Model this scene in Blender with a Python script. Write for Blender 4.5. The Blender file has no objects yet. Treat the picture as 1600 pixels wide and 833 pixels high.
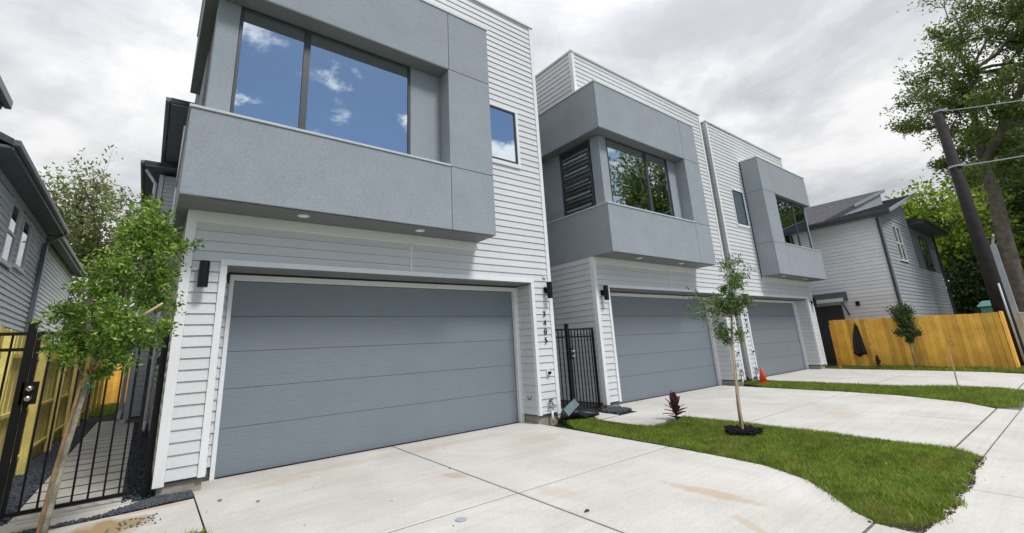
import bpy, bmesh, math, random
import numpy as np
from mathutils import Vector, Matrix
R = math.radians
S = bpy.context.scene
C = S.collection
rnd = random.Random(7)

# ------------------------------------------------------------------ camera
F_, CX, CY = 704.07, 797.91, 359.93
yaw, pitch, roll = 0.677, 0.257, -0.057
CAMP = (-0.838, -6.725, 1.355)
fw = Vector((math.sin(yaw)*math.cos(pitch), math.cos(yaw)*math.cos(pitch), math.sin(pitch)))
rt = Vector((math.cos(yaw), -math.sin(yaw), 0)); up = rt.cross(fw)
rt2 = math.cos(roll)*rt + math.sin(roll)*up; up2 = -math.sin(roll)*rt + math.cos(roll)*up
cam = bpy.data.cameras.new('camera'); co = bpy.data.objects.new('camera', cam); C.objects.link(co)
m = Matrix((rt2, up2, -fw)).transposed().to_4x4(); m.translation = CAMP
co.matrix_world = m
cam.sensor_width = 36; cam.lens = F_/1600*36
cam.shift_x = (800-CX)/1600; cam.shift_y = (CY-416.5)/1600
cam.clip_start = .05; cam.clip_end = 3000
S.camera = co
S.render.resolution_x, S.render.resolution_y = 1024, 533

# ------------------------------------------------------------------ sky and sun
SUN_EL, SUN_AZ = 53, 163      # azimuth measured clockwise from +Y
W = bpy.data.worlds.new('World'); S.world = W; W.use_nodes = True
nt = W.node_tree; nt.nodes.clear()
class NT:
    def __init__(s, t): s.t = t
    def n(s, typ, ins=None, **kw):
        o = s.t.nodes.new(typ)
        for k, v in kw.items(): setattr(o, k, v)
        for k, v in (ins or {}).items():
            if isinstance(v, bpy.types.NodeSocket): s.t.links.new(v, o.inputs[k])
            else: o.inputs[k].default_value = v
        return o
    def math(s, op, a, b=0.0, c=None, clamp=False):
        o = s.n('ShaderNodeMath', {0: a, 1: b}, operation=op, use_clamp=clamp)
        if c is not None:
            if isinstance(c, bpy.types.NodeSocket): s.t.links.new(c, o.inputs[2])
            else: o.inputs[2].default_value = c
        return o.outputs[0]
    def mix(s, f, a, b):
        o = s.n('ShaderNodeMix', data_type='RGBA')
        for k, v in ((0, f), (6, a), (7, b)):
            if isinstance(v, bpy.types.NodeSocket): s.t.links.new(v, o.inputs[k])
            else: o.inputs[k].default_value = v if k == 0 else (*v[:3], 1)
        return o.outputs[2]
    def ramp(s, f, stops, interp='LINEAR'):
        o = s.n('ShaderNodeValToRGB', {0: f}); r = o.color_ramp; r.interpolation = interp
        while len(r.elements) < len(stops): r.elements.new(.5)
        for e, (p_, c_) in zip(r.elements, stops):
            e.position = p_; e.color = (c_, c_, c_, 1) if isinstance(c_, (int, float)) else (*c_[:3], 1)
        return o.outputs[0]
    def noise(s, vec, scale, detail=3, rough=.5, dist=0):
        i = {'Scale': scale, 'Detail': detail, 'Roughness': rough, 'Distortion': dist}
        if vec is not None: i['Vector'] = vec
        return s.n('ShaderNodeTexNoise', i).outputs[0]
T = NT(nt)
OFX, OFY = 8.4, 2.9
tc = T.n('ShaderNodeTexCoord').outputs['Generated']
sep = T.n('ShaderNodeSeparateXYZ', {0: tc})
zc = T.math('ADD', T.math('MAXIMUM', sep.outputs[2], 0.0), .22)
pv = T.n('ShaderNodeCombineXYZ', {0: T.math('DIVIDE', sep.outputs[0], zc), 1: T.math('DIVIDE', sep.outputs[1], zc), 2: 0.0}).outputs[0]
n1 = T.noise(pv, .95, 8, .55, .6)
n2 = T.noise(pv, 3.1, 7, .6, .2)
nn = T.math('ADD', T.math('MULTIPLY', n1, .78), T.math('MULTIPLY', n2, .22))
cloud = T.ramp(nn, [(.35, (.52, .54, .585)), (.44, (.62, .64, .69)), (.50, (.80, .815, .845)), (.545, (1.0, 1.0, 1.01)), (.63, (1.12, 1.12, 1.12))])
# broken cloud towards the south (behind the photographer): blue shows there
dt = T.n('ShaderNodeVectorMath', {0: tc, 1: (0.18, -0.86, 0.47)}, operation='DOT_PRODUCT').outputs['Value']
gate_ = T.n('ShaderNodeMapRange', {0: dt, 1: .70, 2: .93, 3: 0.0, 4: .112}, interpolation_type='SMOOTHSTEP').outputs[0]
pv3 = T.n('ShaderNodeVectorMath', {0: pv, 1: (OFX, OFY, 0.0)}, operation='ADD').outputs[0]
n3 = T.noise(pv3, 2.7, 10, .60, .25)
cov = T.n('ShaderNodeMapRange', {0: T.math('SUBTRACT', n3, gate_), 1: .40, 2: .50, 3: 0.0, 4: 1.0}, interpolation_type='SMOOTHSTEP').outputs[0]
cov2 = T.math('MAXIMUM', cov, T.n('ShaderNodeMapRange', {0: dt, 1: .84, 2: .70, 3: 0.0, 4: 1.0}, interpolation_type='SMOOTHSTEP').outputs[0])
sky = T.n('ShaderNodeTexSky', sky_type='NISHITA', sun_disc=False)
sky.dust_density = .2; sky.ozone_density = 2.5; sky.sun_elevation = R(SUN_EL); sky.sun_rotation = R(SUN_AZ)
b1 = T.n('ShaderNodeBackground', {0: sky.outputs[0], 1: .052})
zf = T.math('MULTIPLY_ADD', T.math('POWER', T.math('MAXIMUM', sep.outputs[2], 0.0), 2.0), .50, .47)
puff = T.ramp(n3, [(.41, (.85, .88, .93)), (.52, (1.25, 1.25, 1.25))])
cloud = T.mix(T.math('MULTIPLY', gate_, 9.0, clamp=True), cloud, puff)
b2 = T.n('ShaderNodeBackground', {0: cloud, 1: zf})
ms = T.n('ShaderNodeMixShader', {0: cov2, 1: b1.outputs[0], 2: b2.outputs[0]})
T.n('ShaderNodeOutputWorld', {0: ms.outputs[0]})
sl = bpy.data.lights.new('sun', 'SUN'); sl.energy = 1.5; sl.angle = R(13); sl.color = (1, .97, .92)
so = bpy.data.objects.new('sun', sl); C.objects.link(so)
sd = Vector((math.sin(R(SUN_AZ))*math.cos(R(SUN_EL)), math.cos(R(SUN_AZ))*math.cos(R(SUN_EL)), math.sin(R(SUN_EL))))
so.rotation_euler = sd.to_track_quat('Z', 'Y').to_euler(); so.location = (0, -20, 30)
S.view_settings.view_transform = 'Standard'; S.view_settings.look = 'None'
S.view_settings.exposure = 0.8; S.view_settings.gamma = 1
S.cycles.max_bounces = 8; S.cycles.transparent_max_bounces = 16

# ------------------------------------------------------------------ materials
def mat(name, col, rough=.7, var=.0, vscale=3.0, bump=0.0, bscale=60.0, bstretch=(1, 1, 1), col2=None, spec=.4, metal=0, fine=0, island=0):
    M = bpy.data.materials.new(name); M.use_nodes = True
    t = NT(M.node_tree); b = M.node_tree.nodes['Principled BSDF']
    b.inputs['Roughness'].default_value = rough; b.inputs['Metallic'].default_value = metal
    b.inputs['Specular IOR Level'].default_value = spec
    oc = t.n('ShaderNodeTexCoord').outputs['Object']
    geo = t.n('ShaderNodeNewGeometry')
    pos = geo.outputs['Position']
    c = None
    if var or col2:
        f = t.ramp(t.noise(pos, vscale, 6, .6), [(.32, 0), (.68, 1)])
        a = col2 or tuple(x*(1-var) for x in col)
        bb = col if col2 else tuple(min(1, x*(1+var)) for x in col)
        c = t.mix(f, a, bb)
    if fine:
        f = t.ramp(t.noise(pos, vscale*23, 3, .6), [(.35, 1-fine), (.65, 1+fine*.3)])
        o = t.n('ShaderNodeMix', data_type='RGBA', blend_type='MULTIPLY'); o.inputs[0].default_value = 1
        if c is None: o.inputs[6].default_value = (*col, 1)
        else: t.t.links.new(c, o.inputs[6])
        t.t.links.new(f, o.inputs[7]); c = o.outputs[2]
    if island:
        rn = t.n('ShaderNodeObjectInfo').outputs['Random']
        f = t.ramp(rn, [(0, 1-island), (1, 1+island)])
        o = t.n('ShaderNodeMix', data_type='RGBA', blend_type='MULTIPLY'); o.inputs[0].default_value = 1
        if c is None: o.inputs[6].default_value = (*col, 1)
        else: t.t.links.new(c, o.inputs[6])
        t.t.links.new(f, o.inputs[7]); c = o.outputs[2]
    if name.startswith('fence_pine'):
        kp = t.n('ShaderNodeMapping', {0: pos, 3: (1, 1, .62)}).outputs[0]
        vd = t.n('ShaderNodeTexVoronoi', {'Vector': kp, 'Scale': 3.6}).outputs['Distance']
        kf = t.n('ShaderNodeMapRange', {0: vd, 1: .055, 2: .10, 3: .75, 4: 0.0}).outputs[0]
        c = t.mix(kf, c, (col[0]*.35, col[1]*.22, col[2]*.2))
        gp_ = t.n('ShaderNodeMapping', {0: pos, 3: (9, 9, .35)}).outputs[0]
        gr = t.ramp(t.noise(gp_, 6, 4, .6), [(.35, 0), (.7, .38)])
        c = t.mix(gr, c, (col[0]*.62, col[1]*.52, col[2]*.5))
    if c is None: b.inputs['Base Color'].default_value = (*col, 1)
    else: t.t.links.new(c, b.inputs['Base Color'])
    if bump:
        mp = t.n('ShaderNodeMapping', {0: pos, 3: bstretch}).outputs[0]
        h = t.noise(mp, bscale, 4, .6)
        bp = t.n('ShaderNodeBump', {'Strength': bump, 'Distance': .01, 'Height': h})
        t.t.links.new(bp.outputs[0], b.inputs['Normal'])
    return M
MT = {}
MT['siding'] = mat('siding_paint', (.635, .65, .67), .55, .03, 1.2, .25, 40, (.25, .25, 3), island=.025, fine=.03)
MT['siding_n'] = mat('siding_grey_paint', (.78, .82, .85), .6, .04, 1.2, .25, 40, (.25, .25, 3), island=.03)
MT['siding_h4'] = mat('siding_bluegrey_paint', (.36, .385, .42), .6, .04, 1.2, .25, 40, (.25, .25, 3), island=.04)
MT['siding_w4'] = mat('siding_side_lightened', (.76, .785, .82), .6, .04, 1.2, .25, 40, (.25, .25, 3), island=.03)  # right house side wall: colour lightened in place of light falling on it
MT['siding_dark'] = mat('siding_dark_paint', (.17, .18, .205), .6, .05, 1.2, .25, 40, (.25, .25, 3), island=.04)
MT['trim'] = mat('white_trim_paint', (.76, .775, .79), .5, .03, 2)
MT['trim_n'] = mat('grey_trim_paint', (.62, .66, .70), .5, .03, 2)
MT['under'] = mat('sheathing_shadow', (.09, .093, .098), .9)
MT['stucco'] = mat('grey_stucco', (.337, .37, .412), .88, .05, 1.7, .8, 150, fine=.09, spec=.2)
MT['cap'] = mat('stucco_ledge', (.50, .53, .56), .6, .05, 3, .3, 90)
MT['door'] = mat('garage_door_paint', (.195, .225, .255), .45, .03, 2, .55, 55, (.12, 1, 2.6), fine=.04)
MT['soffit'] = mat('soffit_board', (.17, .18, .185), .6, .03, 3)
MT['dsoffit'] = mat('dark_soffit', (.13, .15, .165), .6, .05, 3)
MT['gutter'] = mat('dark_gutter_metal', (.16, .19, .215), .35, .05, 3, metal=.3)
MT['dgutter'] = mat('charcoal_gutter_metal', (.05, .055, .065), .4, .05, 3)
MT['shingle'] = mat('asphalt_shingle', (.085, .085, .098), .95, .3, 6, .6, 60, fine=.35, island=.2)
MT['black'] = mat('black_metal', (.006, .006, .008), .5, spec=.25)
MT['blackp'] = mat('black_plastic_sheet', (.006, .007, .010), .38, bump=.5, bscale=14)
MT['frame'] = mat('dark_window_frame', (.055, .06, .07), .4)
MT['wframe'] = mat('white_window_frame', (.7, .71, .72), .4)
MT['steel'] = mat('brushed_steel', (.55, .54, .52), .25, metal=1)
MT['foundation'] = mat('foundation_concrete', (.33, .30, .25), .95, .2, 5, .5, 60, fine=.15)
MT['pine'] = mat('fence_pine', (.92, .50, .085), .8, .18, 2.5, .5, 20, (3, 3, .3), fine=.16, island=.30)
MT['pine_g'] = mat('fence_pine_greenish', (.80, .68, .22), .8, .14, 2.5, .4, 20, (3, 3, .3), fine=.12, island=.12)
MT['soil'] = mat('soil', (.07, .05, .032), .95, .3, 6, .6, 50)
MT['mulch'] = mat('black_mulch', (.012, .010, .010), .95, .3, 20, .8, 60)
MT['gravel'] = mat('dark_gravel', (.075, .085, .105), .85, .5, 30, .3, 90)
MT['gravel_dk'] = mat('dark_gravel_bed', (.035, .04, .048), .9, .4, 30)
MT['asphalt'] = mat('asphalt', (.05, .05, .052), .95, .2, 2, .5, 90, fine=.25)
MT['orange'] = mat('cone_orange', (.85, .10, .02), .5)
MT['tie_orange'] = mat('faded_orange_tie', (.50, .17, .05), .7)
MT['tie_green'] = mat('green_tie', (.04, .16, .10), .7)
MT['bark'] = mat('bark_grey', (.16, .135, .11), .95, .35, 4, 1.0, 22, (2.5, 2.5, .5), fine=.3)
MT['bark_l'] = mat('young_bark', (.36, .32, .25), .9, .45, 14, 1.0, 45, (2, 2, .9), fine=.35)
MT['pole'] = mat('creosote_pole', (.020, .017, .016), .8, .5, 5, 1.0, 26, (3, 3, .12), fine=.35)
MT['galv'] = mat('galvanised_grey', (.42, .46, .50), .5, .05, 3, metal=.2)
MT['stake'] = mat('stake_wood', (.55, .42, .24), .8, .15, 9)
MT['stake_b'] = mat('brown_stake', (.27, .17, .09), .8, .3, 12, .5, 40, (3, 3, .4))
MT['siding_n4'] = mat('rake_grey_paint', (.30, .32, .35), .6, .05, 3)
MT['teal'] = mat('teal_fabric', (.12, .30, .27), .8, .1, 9)
MT['slate'] = mat('blue_grey_board', (.10, .15, .165), .6, .15, 9)
MT['led'] = mat('lens_white', (.8, .8, .78), .4)
MT['interior'] = mat('dark_interior', (.03, .032, .032), .9)
MT['green_box'] = mat('green_plastic', (.02, .22, .12), .5)

def concrete():
    M = bpy.data.materials.new('driveway_concrete'); M.use_nodes = True
    t = NT(M.node_tree); b = M.node_tree.nodes['Principled BSDF']; b.inputs['Roughness'].default_value = .85
    b.inputs['Specular IOR Level'].default_value = .25
    pos = t.n('ShaderNodeNewGeometry').outputs['Position']
    f1 = t.ramp(t.noise(pos, .9, 8, .62, .6), [(.3, 0), (.7, 1)])
    c = t.mix(f1, (.50, .475, .435), (.635, .62, .59))
    f2 = t.ramp(t.noise(pos, 38, 4, .7), [(.30, .86), (.5, 1), (.7, 1.03)])
    mm = t.n('ShaderNodeMix', {0: 1.0}, data_type='RGBA', blend_type='MULTIPLY'); t.t.links.new(c, mm.inputs[6]); t.t.links.new(f2, mm.inputs[7]); c = mm.outputs[2]
    # trowel/brush streaks along X
    mp = t.n('ShaderNodeMapping', {0: pos, 3: (.25, 6, 1)}).outputs[0]
    f3 = t.ramp(t.noise(mp, 3, 5, .6), [(.33, .94), (.6, 1.02)])
    mm = t.n('ShaderNodeMix', {0: 1.0}, data_type='RGBA', blend_type='MULTIPLY'); t.t.links.new(c, mm.inputs[6]); t.t.links.new(f3, mm.inputs[7]); c = mm.outputs[2]
    # clay smears (real stains where the builders left them)
    sp = t.n('ShaderNodeSeparateXYZ', {0: pos})
    wob = t.math('MULTIPLY', t.math('SUBTRACT', t.noise(pos, 5, 4, .6), .5), 1.6)
    for (sx, sy, rx, ry, ang, k) in ((3.67, -4.02, .50, .11, 92, .6), (3.15, -4.65, .25, .05, 60, .4), (2.2, -1.62, .13, .20, 25, .6), (2.62, -2.95, .16, .30, 10, .3), (4.1, -.9, .7, .22, 5, .22), (2.4, .40, 2.7, .05, 0, .35), (9.9, .40, 2.7, .05, 0, .3), (1.3, -4.6, .5, .16, 30, .16), (9.0, -3.6, .8, .3, 20, .14), (-.1, -3.0, .15, 1.1, 0, .25), (.6, -.35, .5, .12, 3, .25), (-.95, -.75, .35, .30, 10, .85), (-1.55, -.35, .28, .18, 0, .7), (2.5, -.1, 2.4, .16, 0, .28), (-.62, -.35, .3, .12, 0, .6)):
        dx = t.math('SUBTRACT', sp.outputs[0], sx); dy = t.math('SUBTRACT', sp.outputs[1], sy)
        ca, sa = math.cos(R(ang)), math.sin(R(ang))
        u = t.math('ADD', t.math('MULTIPLY', dx, ca/rx), t.math('MULTIPLY', dy, sa/rx))
        v = t.math('ADD', t.math('MULTIPLY', dx, -sa/ry), t.math('MULTIPLY', dy, ca/ry))
        d = t.math('ADD', t.math('SQRT', t.math('ADD', t.math('MULTIPLY', u, u), t.math('MULTIPLY', v, v))), wob)
        f = t.n('ShaderNodeMapRange', {0: d, 1: 1.15, 2: .6, 3: 0.0, 4: k}).outputs[0]
        c = t.mix(f, c, (.46, .33, .20) if k < .65 else (.30, .20, .07))
    # dark specks
    vor = t.n('ShaderNodeTexVoronoi', {'Vector': pos, 'Scale': 2.3}).outputs['Distance']
    f = t.n('ShaderNodeMapRange', {0: vor, 1: .022, 2: .034, 3: .8, 4: 0.0}).outputs[0]
    c = t.mix(f, c, (.05, .045, .04))
    t.t.links.new(c, b.inputs['Base Color'])
    bp = t.n('ShaderNodeBump', {'Strength': .35, 'Distance': .004, 'Height': t.noise(pos, 120, 4, .65)})
    t.t.links.new(bp.outputs[0], b.inputs['Normal'])
    return M
MT['concrete'] = concrete()
MT['joint'] = mat('joint_filler', (.13, .12, .105), .95, .3, 9)

def leafmat(name, c1, c2, trans=.35, rough=.5, c3=None):
    M = bpy.data.materials.new(name); M.use_nodes = True
    t = NT(M.node_tree); nt_ = M.node_tree; nt_.nodes.remove(nt_.nodes['Principled BSDF'])
    out = nt_.nodes['Material Output']
    g = t.n('ShaderNodeNewGeometry')
    st = [(0, c1), (.8, c2)] + ([(1, c3)] if c3 else [])
    c = t.ramp(g.outputs['Random Per Island'], st)
    big = t.ramp(t.noise(g.outputs['Position'], 1.3, 3), [(.3, .75), (.7, 1.2)])
    mm = t.n('ShaderNodeMix', {0: 1.0}, data_type='RGBA', blend_type='MULTIPLY'); nt_.links.new(c, mm.inputs[6]); nt_.links.new(big, mm.inputs[7]); c = mm.outputs[2]
    if name == 'grass_blade':
        dry = t.ramp(t.noise(g.outputs['Position'], 2.6, 5, .62), [(.50, 0), (.66, .58)])
        c = t.mix(dry, c, (.33, .30, .085))
        deep = t.ramp(t.noise(g.outputs['Position'], 7.0, 3, .6), [(.36, .68), (.54, 1)])
        m2 = t.n('ShaderNodeMix', {0: 1.0}, data_type='RGBA', blend_type='MULTIPLY'); nt_.links.new(c, m2.inputs[6]); nt_.links.new(deep, m2.inputs[7]); c = m2.outputs[2]
    p = t.n('ShaderNodeBsdfPrincipled', {'Base Color': c, 'Roughness': rough, 'Specular IOR Level': .35})
    tr = t.n('ShaderNodeBsdfTranslucent', {0: c})
    mx = t.n('ShaderNodeMixShader', {0: trans, 1: p.outputs[0], 2: tr.outputs[0]})
    nt_.links.new(mx.outputs[0], out.inputs[0])
    return M
MT['leaf_sap'] = leafmat('sapling_leaf', (.05, .125, .018), (.25, .42, .06), .45, .38, (.62, .68, .18))
MT['leaf_sap2'] = leafmat('thin_sapling_leaf', (.05, .12, .025), (.13, .24, .05), .35, .45, (.3, .36, .1))
MT['leaf_oak'] = leafmat('oak_leaf', (.065, .11, .022), (.23, .31, .065), .48)
MT['leaf_bright'] = leafmat('bright_leaf', (.09, .19, .02), (.48, .62, .09), .55)
MT['leaf_dark'] = leafmat('dark_leaf', (.03, .06, .018), (.09, .15, .04), .25)
MT['leaf_back'] = leafmat('pale_leaf', (.12, .15, .05), (.34, .38, .14), .4)
MT['leaf_red'] = leafmat('cordyline_leaf', (.055, .022, .028), (.16, .06, .065), .2, .35)
MT['grass'] = leafmat('grass_blade', (.10, .205, .016), (.30, .42, .045), .42, .6, (.55, .48, .17))
MT['grass_soil'] = mat('grass_thatch', (.07, .12, .02), .95, .4, 5, .6, 60, col2=(.05, .08, .015))

def glass(tint=(.84, .94, 1, 1), lo=.70):
    M = bpy.data.materials.new('window_glass'); M.use_nodes = True
    t = NT(M.node_tree); nt_ = M.node_tree; nt_.nodes.remove(nt_.nodes['Principled BSDF'])
    lw = t.n('ShaderNodeFresnel', {0: 1.5}).outputs[0]
    f = t.n('ShaderNodeMapRange', {0: lw, 1: 0.04, 2: .6, 3: lo, 4: .95}).outputs[0]
    pos = t.n('ShaderNodeNewGeometry').outputs['Position']
    bp = t.n('ShaderNodeBump', {'Strength': .012, 'Distance': .05, 'Height': t.noise(pos, 1.1, 2)}).outputs[0]
    g = t.n('ShaderNodeBsdfGlossy', {0: tint, 1: .004, 'Normal': bp})
    tr = t.n('ShaderNodeBsdfTransparent', {0: (.40, .46, .44, 1)})
    mx = t.n('ShaderNodeMixShader', {0: f, 1: tr.outputs[0], 2: g.outputs[0]})
    nt_.links.new(mx.outputs[0], nt_.nodes['Material Output'].inputs[0])
    return M
MT['glass'] = glass()
MT['glass_dimmed'] = glass((.80, .88, .86, 1), .30)  # side windows: reflection dimmed to stand in for a shaded wall opposite
MT['glass_plain'] = glass((.97, .98, 1, 1))

# ------------------------------------------------------------------ builders
ORG = {}
def tag(o, label=None, cat=None, group=None, kind=None):
    if label: o['label'] = label
    if cat: o['category'] = cat
    if group: o['group'] = group
    if kind: o['kind'] = kind
    return o
def link(o, parent, org):
    C.objects.link(o); org = Vector(org); ORG[o] = org
    if parent: o.parent = parent; o.location = org - ORG[parent]
    else: o.location = org
    return o
def empty(name, org, parent=None):
    o = bpy.data.objects.new(name, None); o.empty_display_size = .2
    return link(o, parent, org)
class MB:
    def __init__(s): s.v = []; s.f = []
    def box(s, x0, x1, y0, y1, z0, z1):
        x0, x1 = min(x0, x1), max(x0, x1); y0, y1 = min(y0, y1), max(y0, y1); z0, z1 = min(z0, z1), max(z0, z1)
        n = len(s.v)
        s.v += [(x0,y0,z0),(x1,y0,z0),(x1,y1,z0),(x0,y1,z0),(x0,y0,z1),(x1,y0,z1),(x1,y1,z1),(x0,y1,z1)]
        s.f += [tuple(n+i for i in q) for q in ((0,3,2,1),(4,5,6,7),(0,1,5,4),(1,2,6,5),(2,3,7,6),(3,0,4,7))]
        return s
    def hexa(s, p):   # 8 points, bottom 4 then top 4
        n = len(s.v); s.v += [tuple(q) for q in p]
        s.f += [tuple(n+i for i in q) for q in ((0,3,2,1),(4,5,6,7),(0,1,5,4),(1,2,6,5),(2,3,7,6),(3,0,4,7))]
        return s
    def prism(s, poly, z0, z1):   # poly: list of (x,y) ccw, z0/z1 number or function(x,y)
        g0 = z0 if callable(z0) else (lambda x, y: z0); g1 = z1 if callable(z1) else (lambda x, y: z1)
        n = len(s.v); k = len(poly)
        s.v += [(x, y, g0(x, y)) for x, y in poly] + [(x, y, g1(x, y)) for x, y in poly]
        s.f += [tuple(n+i for i in reversed(range(k))), tuple(n+k+i for i in range(k))]
        s.f += [(n+i, n+(i+1) % k, n+k+(i+1) % k, n+k+i) for i in range(k)]
        return s
    def tube(s, pts, rad, n=8, cap=True):
        pts = [Vector(p) for p in pts]
        if not isinstance(rad, (list, tuple)): rad = [rad]*len(pts)
        base = len(s.v); prev = None
        for i, p in enumerate(pts):
            d = (pts[min(i+1, len(pts)-1)] - pts[max(i-1, 0)])
            d = d.normalized() if d.length > 1e-9 else Vector((0, 0, 1))
            if prev is None:
                a = d.orthogonal().normalized()
            else:
                a = (prev - d*prev.dot(d)); a = a.normalized() if a.length > 1e-6 else d.orthogonal().normalized()
            prev = a; b = d.cross(a)
            for k in range(n):
                t = 2*math.pi*k/n; s.v.append(tuple(p + (a*math.cos(t)+b*math.sin(t))*rad[i]))
        for i in range(len(pts)-1):
            for k in range(n):
                k2 = (k+1) % n
                s.f.append((base+i*n+k, base+i*n+k2, base+(i+1)*n+k2, base+(i+1)*n+k))
        if cap:
            s.f.append(tuple(base+k for k in reversed(range(n)))); e = base+(len(pts)-1)*n
            s.f.append(tuple(e+k for k in range(n)))
        return s
    def bar(s, p, q, w, h=None):
        h = h or w
        return s.tube([p, q], math.hypot(w, w)/2, 4)
    def build(s, name, mt, parent=None, org=None, smooth=False, bevel=0):
        if org is None:
            if parent is not None: org = ORG[parent]
            else:
                a = np.array(s.v); org = Vector(((a[:,0].min()+a[:,0].max())/2, (a[:,1].min()+a[:,1].max())/2, a[:,2].min()))
        org = Vector(org)
        me = bpy.data.meshes.new(name)
        me.from_pydata([(x-org.x, y-org.y, z-org.z) for x, y, z in s.v], [], s.f)
        me.materials.append(MT[mt] if isinstance(mt, str) else mt)
        if smooth: me.polygons.foreach_set('use_smooth', [True]*len(me.polygons))
        me.validate(); me.update()
        o = bpy.data.objects.new(name, me); link(o, parent, org)
        if bevel:
            b = o.modifiers.new('bevel', 'BEVEL'); b.width = bevel; b.segments = 2; b.limit_method = 'ANGLE'; b.angle_limit = R(40)
        return o
def fast(name, V, Fc, mt, parent=None, org=(0, 0, 0)):
    """numpy mesh: V (n,3), Fc (m,k)"""
    me = bpy.data.meshes.new(name); org = Vector(org)
    V = np.asarray(V, np.float32) - np.array(org, np.float32)
    k = Fc.shape[1]
    me.vertices.add(len(V)); me.vertices.foreach_set('co', V.ravel())
    me.loops.add(Fc.size); me.loops.foreach_set('vertex_index', Fc.astype(np.int32).ravel())
    me.polygons.add(len(Fc)); me.polygons.foreach_set('loop_start', np.arange(0, Fc.size, k, dtype=np.int32))
    me.polygons.foreach_set('loop_total', np.full(len(Fc), k, np.int32))
    me.update(calc_edges=True); me.materials.append(MT[mt])
    o = bpy.data.objects.new(name, me)
    return link(o, parent, org)

def gz(x, y=None): return .028*max(-7.6, min(y, 0.0))

# ---------------------------------------------------------------- clapboard siding
BC = {}
EXP = .1308
def board_mesh(L, H, mt, t=.021, name='siding_board'):
    k = (round(L, 3), round(H, 3), mt, name)
    if k in BC: return BC[k]
    me = bpy.data.meshes.new(name)
    g = .009  # dark shadow gap under every board
    v = [(0,0,g),(L,0,g),(L,0,H+.004),(0,0,H+.004),(0,-t,g),(L,-t,g),(L,-.005,H+.004),(0,-.005,H+.004)]
    me.from_pydata(v, [], [(4,5,6,7),(0,1,5,4),(1,2,6,5),(0,4,7,3),(3,7,6,2)])
    me.materials.append(MT[mt]); BC[k] = me
    return me
def rows_with_holes(u0, u1, z0, z1, holes, exp=EXP, phase=.143):
    """clip every row of boards against rectangular openings"""
    out = []; k = math.floor((z0-phase)/exp)
    while True:
        a = phase+k*exp; b = a+exp; k += 1
        if a >= z1-.01: break
        if b <= z0+.01: continue
        a2, b2 = max(a, z0), min(b, z1); segs = [(u0, u1)]
        for (h0, h1, g0, g1) in holes:
            if g0 < (a2+b2)/2 < g1:
                ns = []
                for s0, s1 in segs:
                    if h1 <= s0 or h0 >= s1: ns.append((s0, s1)); continue
                    if h0 > s0+.01: ns.append((s0, h0))
                    if h1 < s1-.01: ns.append((h1, s1))
                segs = ns
        out += [(s0, s1, a2, b2) for s0, s1 in segs]
    return out
def siding(parent, face, plane, u0, u1, z0, z1, holes=(), mt='siding', stuff=False, exp=EXP, maxlen=3.66, phase=.143, name='siding_board'):
    """face: 'f' faces -Y (u = x), 'l' faces -X (u = y), 'r' faces +X (u = y)"""
    rows = rows_with_holes(u0, u1, z0, z1, holes, exp, phase)
    segs = []
    for i, (a, b, c, d) in enumerate(rows):
        L = b-a
        if L > maxlen+.5:
            k = math.ceil(L/maxlen); cut = a + (L/k if not stuff else maxlen*(.4+.3*(i % 3)))
            while cut < b-.3:
                segs.append((a, cut-.002, c, d)); a = cut; cut += (L/k if not stuff else maxlen)
        segs.append((a, b, c, d))
    if stuff:
        V = []; Fc = []
        for a, b, c, d in segs:
            n = len(V); t = .021; g = .009; H = d-c; L = b-a
            pts = [(0,0,g),(L,0,g),(L,0,H+.004),(0,0,H+.004),(0,-t,g),(L,-t,g),(L,-.005,H+.004),(0,-.005,H+.004)]
            for x, y, z in pts:
                if face == 'f': V.append((a+x, plane+y, c+z))
                elif face == 'r': V.append((plane-y, a+x, c+z))
                else: V.append((plane+y, b-x, c+z))
            Fc += [[n+i for i in q] for q in ((4,5,6,7),(0,1,5,4),(1,2,6,5),(0,4,7,3),(3,7,6,2))]
        o = fast('siding', np.array(V), np.array(Fc), mt, parent, ORG[parent]); o['kind'] = 'stuff'
        return
    for a, b, c, d in segs:
        me = board_mesh(b-a, d-c, mt, name=name)
        o = bpy.data.objects.new(name, me)
        if face == 'f': org = (a, plane, c); rz = 0
        elif face == 'l': org = (plane, b, c); rz = -math.pi/2
        else: org = (plane, a, c); rz = math.pi/2
        link(o, parent, org); o.rotation_euler = (0, 0, rz)

# ================================================================= GROUND
def ground():
    b = MB(); xs = [-900, -120, -30, 0, 30, 60, 120, 900]
    ys = [-900, -60, -7.6, -5, -2.5, 0, 12, 60, 900]
    for j, y in enumerate(ys):
        for i, x in enumerate(xs): b.v.append((x, y, gz(x, y) - .075 - (.28 if y < -7.5 else 0)))
    n = len(xs)
    for j in range(len(ys)-1):
        for i in range(n-1): b.f.append((j*n+i, j*n+i+1, (j+1)*n+i+1, (j+1)*n+i))
    tag(b.build('ground', 'grass_soil', org=(0, 0, 0)), kind='structure')
ground()
def slab_mesh(poly, th=.07, ch=.004):
    """polygon slab whose top follows the grade, with a small chamfer"""
    cx = sum(p[0] for p in poly)/len(poly); cy = sum(p[1] for p in poly)/len(poly)
    b = MB(); k = len(poly)
    def inset(p):
        d = Vector((cx-p[0], cy-p[1])); d = d/max(d.length, .01)*ch*1.6; return (p[0]+d.x, p[1]+d.y)
    for x, y in poly: b.v.append((x, y, gz(x, y)-th))
    for x, y in poly: b.v.append((x, y, gz(x, y)-ch))
    for p in poly:
        x, y = inset(p); b.v.append((x, y, gz(x, y)))
    for l in (0, 1):
        for i in range(k): j = (i+1) % k; b.f.append((l*k+i, l*k+j, (l+1)*k+j, (l+1)*k+i))
    b.f.append(tuple(2*k+i for i in range(k)))
    return b
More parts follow.
